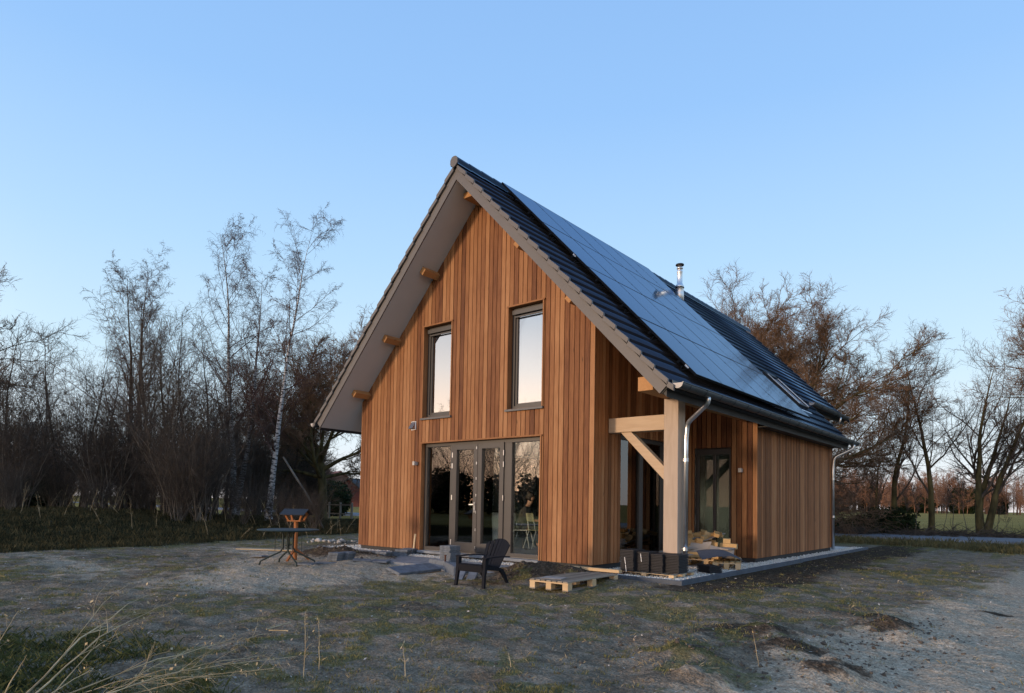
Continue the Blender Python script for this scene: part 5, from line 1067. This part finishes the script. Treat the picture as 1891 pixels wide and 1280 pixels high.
block((8.12, 3.35, .50), (.15, .13, .13), (.1, .05, .35), 'sawn cube of wood on the top right of the heap'); block((7.98, 3.05, .43), (.13, .14, .12), (0, 0, .3), 'sawn block of wood below the top right cube'); block((8.2, 3.25, .415), (.34, .13, .11), (0, .03, .2), 'long sawn block under the top right cube')
def sheet(pts, th, label, mat='card', name='fibreboard_sheet'):
    a, b, c, d = map(Vector, pts); n_ = (b-a).cross(d-a).normalized()*th; r2_ = 6; V = []; mb = MB()
    for L_ in (0, 1):
        for i in range(r2_+1):
            for j in range(r2_+1):
                u, v = i/r2_, j/r2_; p = a*(1-u)*(1-v)+b*u*(1-v)+c*u*v+d*(1-u)*v; p = p+Vector((0, 0, .012*math.sin(u*5+v*3)))-n_*L_; V.append(p)
    K = (r2_+1)**2; F = []
    for i in range(r2_):
        for j in range(r2_):
            q = i*(r2_+1)+j; F.append((q, q+r2_+1, q+r2_+2, q+1)); F.append((K+q+1, K+q+r2_+2, K+q+r2_+1, K+q))
    for i in range(r2_):
        for (p, q) in ((i, i+1), ((r2_)*(r2_+1)+i+1, (r2_)*(r2_+1)+i), ((i+1)*(r2_+1), i*(r2_+1)), (i*(r2_+1)+r2_, (i+1)*(r2_+1)+r2_)): F.append((p, q, K+q, K+p))
    mb.add(V, F); return tag(mb.build(name, M[mat], smooth=False), label, 'sheet')
sheet([(7.98, 2.62, .20), (8.42, 2.95, .20), (8.38, 3.1, .36), (8.0, 2.82, .44)], .012, 'grey fibreboard sheet standing against the heap behind the dark felt')
sheet([(7.55, 2.55, .18), (7.95, 2.75, .18), (7.98, 2.9, .50), (7.62, 2.7, .48)], .012, 'grey fibreboard sheet standing on end in the middle of the heap')
sheet([(7.25, 3.0, .50), (7.75, 2.85, .50), (8.05, 3.45, .66), (7.45, 3.6, .66)], .012, 'grey fibreboard sheet lying on top of the heap under small offcuts')
sheet([(7.15, 2.55, .52), (7.6, 2.5, .36), (7.95, 3.0, .38), (7.25, 3.1, .54)], .014, 'brown grey sheet sloping down across the left of the heap')
sheet([(7.1, 2.2, .28), (7.75, 1.9, .25), (7.9, 2.2, .26), (7.2, 2.6, .30)], .014, 'grey board lying flat behind the oak post')
sheet([(7.25, 3.15, .40), (8.35, 2.85, .385), (8.4, 3.1, .385), (7.3, 3.4, .40)], .02, 'thin brown board lying level through the middle of the heap')
for i in range(16): block((7.35+r_.random()*.75, 2.75+r_.random()*.65, .46+r_.random()*.22-.02*i/16), (r_.uniform(.12, .28), r_.uniform(.06, .12), r_.uniform(.05, .10)), (r_.uniform(-.3, .3), r_.uniform(-.3, .3), r_.uniform(0, 3)))
# curled roofing felt
mb = MB(); nu, nv = 16, 10; V = []
for L_ in (0, 1):
    for i in range(nu+1):
        for j in range(nv+1):
            u, v = i/nu, j/nv; x = 8.02+.34*v+.42*u; y = 1.98+1.12*u-.40*v; z = .33-.13*v*v*(1-.6*u)+.05*math.sin(u*3.0+.6)-.16*max(0, u-.62)**1.2*2.2+.015*math.sin(v*7); V.append((x, y, max(z, .075)-.008*L_))
K = (nu+1)*(nv+1); F = []
for i in range(nu):
    for j in range(nv):
        q = i*(nv+1)+j; F += [(q, q+1, q+nv+2, q+nv+1), (K+q+nv+1, K+q+nv+2, K+q+1, K+q)]
for i in range(nu): F += [(i*(nv+1), (i+1)*(nv+1), K+(i+1)*(nv+1), K+i*(nv+1)), ((i+1)*(nv+1)+nv, i*(nv+1)+nv, K+i*(nv+1)+nv, K+(i+1)*(nv+1)+nv)]
for j in range(nv): F += [(j+1, j, K+j, K+j+1), (nu*(nv+1)+j, nu*(nv+1)+j+1, K+nu*(nv+1)+j+1, K+nu*(nv+1)+j)]
mb.add(V, F); tag(mb.build('roofing_felt', M['felt'], smooth=False), 'curled piece of dark grey felt draped over a small pallet', 'roofing felt')
pallet((8.42, 2.62, .03), .35, .95, .52, 'small orange wood pallet under the dark felt', nt=5, mat='offcut')

# reclining plank-back garden chair
def garden_chair(loc, rz):
    e = empty('garden_chair', loc, rz, label='charcoal plastic garden chair with slatted fan back standing on the sand', cat='chair'); m_ = M['chair_plastic']
    W_ = .28
    # front is -y
    mb = MB(); n = 9
    prof = [(-.33, .335), (-.345, .372), (-.31, .385), (-.18, .372), (-.05, .345), (.08, .312), (.20, .285)]
    for k in range(5):
        x0 = -W_+.03+k*(2*W_-.06)/5; x1 = x0+(2*W_-.06)/5-.008
        for (a, b) in zip(prof, prof[1:]): mb.hexa([(x0, a[0], a[1]-.018), (x1, a[0], a[1]-.018), (x1, b[0], b[1]-.018), (x0, b[0], b[1]-.018)], [(x0, a[0], a[1]), (x1, a[0], a[1]), (x1, b[0], b[1]), (x0, b[0], b[1])])
    mb.hexa([(-W_+.02, -.335, .25), (W_-.02, -.335, .25), (W_-.02, -.315, .25), (-W_+.02, -.315, .25)], [(-W_+.02, -.35, .362), (W_-.02, -.35, .362), (W_-.02, -.325, .362), (-W_+.02, -.325, .362)])
    mb.build('seat', m_, e, bevel=.003)
    mb = MB(); up = Vector((0, .36, .64)).normalized(); base = Vector((0, .17, .26)); N = up.cross(Vector((1, 0, 0)))
    for k in range(7):
        u = (k-3)/3; xb = u*.165; xt = u*.228; L_ = .60-.085*u*u; a = base+Vector((xb, -.02*abs(u), 0)); b = base+up*L_+Vector((xt, -.03*u*u, 0)); h1 = .0245; h2 = .0345; dl = -.085*(((u+1/6)**2-u*u)); dr = -.085*(((u-1/6)**2-u*u))
        # slat with a rounded end
        pts = [a+Vector((-h1, 0, 0)), a+Vector((h1, 0, 0)), b+Vector((h2, 0, 0))+up*dl, b+Vector((-h2, 0, 0))+up*dr]
        mb.hexa([p-N*.009 for p in pts], [p+N*.009 for p in pts])
    for q in (.10, .45): w2 = .17+.05*q; mb.obox(base+up*q-N*-.014, Vector((w2, 0, 0)), up*.018, N*.006)
    mb.build('backrest', m_, e, bevel=.003)
    for s_ in (-1, 1):
        mb = MB(); x = s_*(W_+.015); pr = [(-.335, .50, .050), (-.30, .508, .052), (-.15, .512, .050), (.05, .512, .042), (.22, .505, .034), (.31, .498, .030)]
        for a, b in zip(pr, pr[1:]): mb.hexa([(x-a[2], a[0], a[1]-.018), (x+a[2], a[0], a[1]-.018), (x+b[2], b[0], b[1]-.018), (x-b[2], b[0], b[1]-.018)], [(x-a[2], a[0], a[1]), (x+a[2], a[0], a[1]), (x+b[2], b[0], b[1]), (x-b[2], b[0], b[1])])
        mb.build('armrest', m_, e, bevel=.004)
        mb = MB(); f = [((x-.035, -.335, .483), (x+.035, -.335, .483), (x+.03, -.25, .483), (x-.03, -.25, .483)), ((x-.03, -.335, .34), (x+.03, -.335, .34), (x+.028, -.265, .34), (x-.028, -.265, .34)), ((x-.028, -.35, .2), (x+.028, -.35, .2), (x+.026, -.30, .2), (x-.026, -.30, .2)), ((x-.026+s_*.01, -.37, 0), (x+.026+s_*.01, -.37, 0), (x+.024+s_*.01, -.325, 0), (x-.024+s_*.01, -.325, 0))]
        for a, b in zip(f, f[1:]): mb.hexa(b, a)
        mb.build('leg', m_, e, bevel=.003)
        x = s_*(W_-.035); mb = MB(); f = [((x-.02, .02, .33), (x+.02, .02, .33), (x+.02, .20, .285), (x-.02, .20, .285)), ((x-.02, .16, .22), (x+.02, .16, .22), (x+.02, .27, .20), (x-.02, .27, .20)), ((x-.02, .26, .10), (x+.02, .26, .10), (x+.02, .325, .10), (x-.02, .325, .10)), ((x-.02, .33, 0), (x+.02, .33, 0), (x+.02, .375, 0), (x-.02, .375, 0))]
        for a, b in zip(f, f[1:]): mb.hexa(b, a)
        mb.hexa([(x-.015, -.30, .30), (x+.015, -.30, .30), (x+.015, .10, .25), (x-.015, .10, .25)], [(x-.015, -.30, .36), (x+.015, -.30, .36), (x+.015, .10, .31), (x-.015, .10, .31)])
        mb.build('leg', m_, e, bevel=.003)
    return e
ch = garden_chair((6.43, -2.40, G(6.4, -2.4)-.005), .03); ch.scale = (.95, .95, .93)
# round garden table
tb = empty('round_table', (2.32, -3.40, G(2.3, -3.4)-.04), .35, label='round dark green garden table with bent tube legs on the sand', cat='table')
mb = MB(); mb.lathe((0, 0, .675), [(.52, 0), (.56, .004), (.568, .014), (.56, .026), (.50, .026)], 40); mb.build('tabletop', M['green_metal'], tb, smooth=False)
for sx_ in (-1, 1):
    for sy_ in (-1, 1):
        mb = MB(); P = [(sx_*.30, sy_*.13, .675), (sx_*.07, sy_*.10, .665), (sx_*.05, sy_*.085, .60), (sx_*.05, sy_*.08, .36), (sx_*.09, sy_*.10, .28), (sx_*.32, sy_*.22, .155), (sx_*.41, sy_*.265, .10), (sx_*.43, sy_*.275, .0)]
        mb.tube(P, .017, 8); mb.build('leg', M['green_metal'], tb, smooth=True)
mb = MB(); mb.tube([(0, -.09, .40), (0, .09, .40)], .012, 8); mb.tube([(-.05, -.0, .34), (.05, 0, .34)], .012, 8); mb.tube([(-.05, 0, .55), (.05, 0, .55)], .012, 8); mb.build('stretcher', M['green_metal'], tb)
for (x, y) in ((-.26, -.05), (-.20, .12), (.20, -.12), (.27, .05)):
    mb = MB(); mb.tube([(x, y, .675), (x, y, .29)], .006, 6); mb.build('rod', M['green_metal'], tb)
# bird feeder
bf = empty('bird_feeder', (1.29, -2.61, G(1.3, -2.6)), .55, label='orange stained wooden bird feeder on a post behind the round table', cat='bird feeder')
mb = MB(); mb.tube([(0, 0, -.1), (0, 0, .80)], .045, 10, t=.5); mb.build('post', M['feeder'], bf, smooth=False)
mb = MB(); mb.box(-.15, .15, -.11, .11, .80, .825, 0, .6); 

mb.build('tray', M['feeder'], bf)
for sx_ in (-1, 1):
    for sy_ in (-1, 1): MB().beam((sx_*.12, sy_*.09, .81), (sx_*.19, sy_*.13, .965), .035, .035, (0, 1, 0), 0, .6).build('bracket', M['feeder'], bf)
for s_ in (-1, 1):
    mb = MB(); mb.hexa([(-.27, 0, 1.045), (.27, 0, 1.045), (.27, s_*.21, .93), (-.27, s_*.21, .93)][::s_], [(-.27, 0, 1.062), (.27, 0, 1.062), (.27, s_*.215, .945), (-.27, s_*.215, .945)][::s_]); mb.build('roof_panel', M['black_board'], bf)
for q in (-.18, .18): mb = MB(); mb.hexa([(q-.01, -.17, .95), (q+.01, -.17, .95), (q+.01, .17, .95), (q-.01, .17, .95)], [(q-.01, -.01, 1.04), (q+.01, -.01, 1.04), (q+.01, .01, 1.04), (q-.01, .01, 1.04)]); mb.build('gable_board', M['feeder'], bf)
for k, a in enumerate((.4, 2.5, 4.6)):
    mb = MB(); mb.beam((.0, 0, .25), (.28*math.cos(a), .28*math.sin(a), .0), .04, .035, t=.4); mb.build('foot_strut', M['feeder'], bf)

# ------------------------------------------------------------------ inside the house
isl = empty('kitchen_island', (1.15, 2.9, FL), label='white kitchen island seen through the garden doors', cat='kitchen unit')
for i in range(4): mb = MB(); x = -.95+.48*i; mb.box(x+.003, x+.475, -.02, 0, .08, .83); mb.build('cabinet_door', M['cabinet'], isl)
MB().box(-.95, .97, .0, .62, .0, .83).build('body', M['cabinet'], isl); MB().box(-.99, 1.01, -.05, .66, .83, .87).build('worktop', M['black_board'], isl)
tall = MB(); tall.box(1.2, 4.0, 6.75, 7.38, FL, 2.3); tag(tall.build('tall_cupboard', M['cabinet'], bevel=.004), 'tall white kitchen cupboard wall deep inside the room', 'cupboard')
def tube_chair(loc, rz, label, mb_, grp=None):
    e = empty('dining_chair', loc, rz, label=label, cat='chair', group=grp)
    mb = MB(); mb.hexa([(-.2, -.2, .45), (.2, -.2, .45), (.18, .2, .44), (-.18, .2, .44)], [(-.21, -.21, .468), (.21, -.21, .468), (.19, .2, .455), (-.19, .2, .455)]); mb.build('seat', M[mb_], e, bevel=.006)
    mb = MB(); n = 6
    for k in range(n):
        a0, a1 = -.19+.38*k/n, -.19+.38*(k+1)/n; f = lambda a: .235-.9*a*a
        mb.hexa([(a0, f(a0), .66), (a1, f(a1), .66), (a1, f(a1)+.012, .66), (a0, f(a0)+.012, .66)], [(a0, f(a0)+.04, .86), (a1, f(a1)+.04, .86), (a1, f(a1)+.052, .86), (a0, f(a0)+.052, .86)])
    mb.build('backrest', M[mb_], e)
    for s_ in (-1, 1):
        mb = MB(); mb.tube([(s_*.17, -.17, .45), (s_*.23, -.27, 0)], .010, 8); mb.build('leg', M['white_metal'], e, smooth=True)
        mb = MB(); mb.tube([(s_*.17, .23, .84), (s_*.17, .18, .5), (s_*.18, .16, .42), (s_*.23, .29, 0)], .010, 8); mb.build('leg', M['white_metal'], e, smooth=True)
    return e
tube_chair((3.86, 2.34, FL), 2.7, 'yellow green dining chair with white tube legs behind the right-hand glass', 'yellow')
tube_chair((5.3, 1.75, FL), -1.0, 'white dining chair behind the veranda side window', 'white_metal')
dt = empty('dining_table', (4.9, 3.4, FL), .0, label='long brown dining table deep inside the room', cat='table')
MB().box(-.9, .9, -.45, .45, .71, .75).build('tabletop', M['oakX'], dt, bevel=.004)
for sx_ in (-1, 1):
    for sy_ in (-1, 1): MB().box(sx_*.8-.03, sx_*.8+.03, sy_*.38-.03, sy_*.38+.03, 0, .71).build('leg', M['offcut'], dt)
sofa = empty('armchair', (5.0, 4.9, FL), 2.4, label='brown leather armchair behind the veranda side window', cat='armchair')
MB().box(-.36, .36, -.36, .36, .12, .42).build('seat', M['leather'], sofa, bevel=.04); mb = MB(); mb.hexa([(-.38, .28, .12), (.38, .28, .12), (.38, .44, .12), (-.38, .44, .12)], [(-.30, .42, .98), (.30, .42, .98), (.30, .54, .98), (-.30, .54, .98)]); mb.build('backrest', M['leather'], sofa, bevel=.04)
for s_ in (-1, 1): MB().box(s_*.40-.05, s_*.40+.05, -.34, .36, .12, .60).build('armrest', M['leather'], sofa, bevel=.03)
# the person sitting inside
def skin_body(name, joints, edges, mat, parent=None, sub=2):
    me = bpy.data.meshes.new(name); me.from_pydata([j[0] for j in joints], edges, []); me.materials.append(mat); o = bpy.data.objects.new(name, me); col.objects.link(o); o.parent = parent
    o.modifiers.new('skin', 'SKIN'); me.skin_vertices.new() if not me.skin_vertices else None
    for v, j in zip(me.skin_vertices[0].data, joints): v.radius = (j[1], j[2] if len(j) > 2 else j[1])
    me.skin_vertices[0].data[0].use_root = True
    s_ = o.modifiers.new('sub', 'SUBSURF'); s_.levels = sub; s_.render_levels = sub; o.modifiers['skin'].use_smooth_shade = True
    return o
# local frame: x = forward (looking), z = up, seat height .46
J = [((0, 0, .55), .13, .11), ((.03, 0, .72), .125, .10), ((.09, 0, .90), .14, .11), ((.14, 0, 1.02), .10, .08), ((.17, 0, 1.09), .05), ((.20, 0, 1.17), .058, .07), ((.225, 0, 1.25), .082, .095), ((.22, 0, 1.32), .075, .085), ((.285, 0, 1.19), .03, .035), ((.318, 0, 1.255), .012),
     ((.13, .19, .99), .055), ((.20, .24, .76), .045), ((.42, .17, .70), .034), ((.13, -.19, .99), .055), ((.20, -.24, .76), .045), ((.42, -.17, .70), .034),
     ((.05, .10, .53), .09), ((.44, .11, .52), .065), ((.46, .11, .08), .045), ((.58, .11, .05), .035), ((.05, -.10, .53), .09), ((.44, -.11, .52), .065), ((.46, -.11, .08), .045), ((.58, -.11, .05), .035)]
E_ = [(0, 1), (1, 2), (2, 3), (3, 4), (4, 5), (5, 6), (6, 7), (5, 8), (6, 9), (2, 10), (10, 11), (11, 12), (2, 13), (13, 14), (14, 15), (0, 16), (16, 17), (17, 18), (18, 19), (0, 20), (20, 21), (21, 22), (22, 23)]
for s_, wr in ((1, 12), (-1, 15)):
    w_ = Vector(J[wr][0]); palm = len(J); J.append((tuple(w_+Vector((.07, 0, -.005))), .028, .018)); E_.append((wr, palm))
    for k, (dy, ln) in enumerate(((-.030, .065), (-.010, .078), (.010, .075), (.028, .060))):
        a = w_+Vector((.10, dy, -.008)); i = len(J); J.append((tuple(a), .009)); J.append((tuple(a+Vector((ln*.6, dy*.2, -.012))), .008)); J.append((tuple(a+Vector((ln, dy*.25, -.035))), .007)); E_ += [(palm, i), (i, i+1), (i+1, i+2)]
    i = len(J); J.append((tuple(w_+Vector((.05, -s_*.035, 0))), .010)); J.append((tuple(w_+Vector((.09, -s_*.055, -.012))), .009)); E_ += [(palm, i), (i, i+1)]
pe = skin_body('person', J, E_, M['skin']); pe.location = (3.18, 2.55, FL-.03); pe.rotation_euler = (0, 0, R(22)); tag(pe, 'seated person in a dark sweater seen through the right-hand garden window', 'person')
skin_body('sweater', [((-.02, 0, .50), .18, .16), (J[1][0], .17, .15), (J[2][0], .185, .16), (J[3][0], .115, .095), ((.155, 0, 1.06), .065), (J[10][0], .068), (J[11][0], .056), ((.39, .18, .705), .043), (J[13][0], .068), (J[14][0], .056), ((.39, -.18, .705), .043)], [(0, 1), (1, 2), (2, 3), (3, 4), (2, 5), (5, 6), (6, 7), (2, 8), (8, 9), (9, 10)], M['sweater'], pe)
skin_body('trousers', [((0, 0, .56), .14, .12), (J[16][0], .10), (J[17][0], .076), ((.46, .11, .12), .056), (J[20][0], .10), (J[21][0], .076), ((.46, -.11, .12), .056)], [(0, 1), (1, 2), (2, 3), (0, 4), (4, 5), (5, 6)], M['trousers'], pe)
skin_body('hair', [((.185, 0, 1.30), .09, .095), ((.215, 0, 1.345), .078, .088), ((.26, 0, 1.355), .05, .07), ((.15, 0, 1.22), .05, .07)], [(0, 1), (1, 2), (0, 3)], M['hair'], pe)
st = tube_chair((3.18, 2.55, FL-.03), R(22)+R(90), 'pale stool chair under the seated person', 'cabinet')
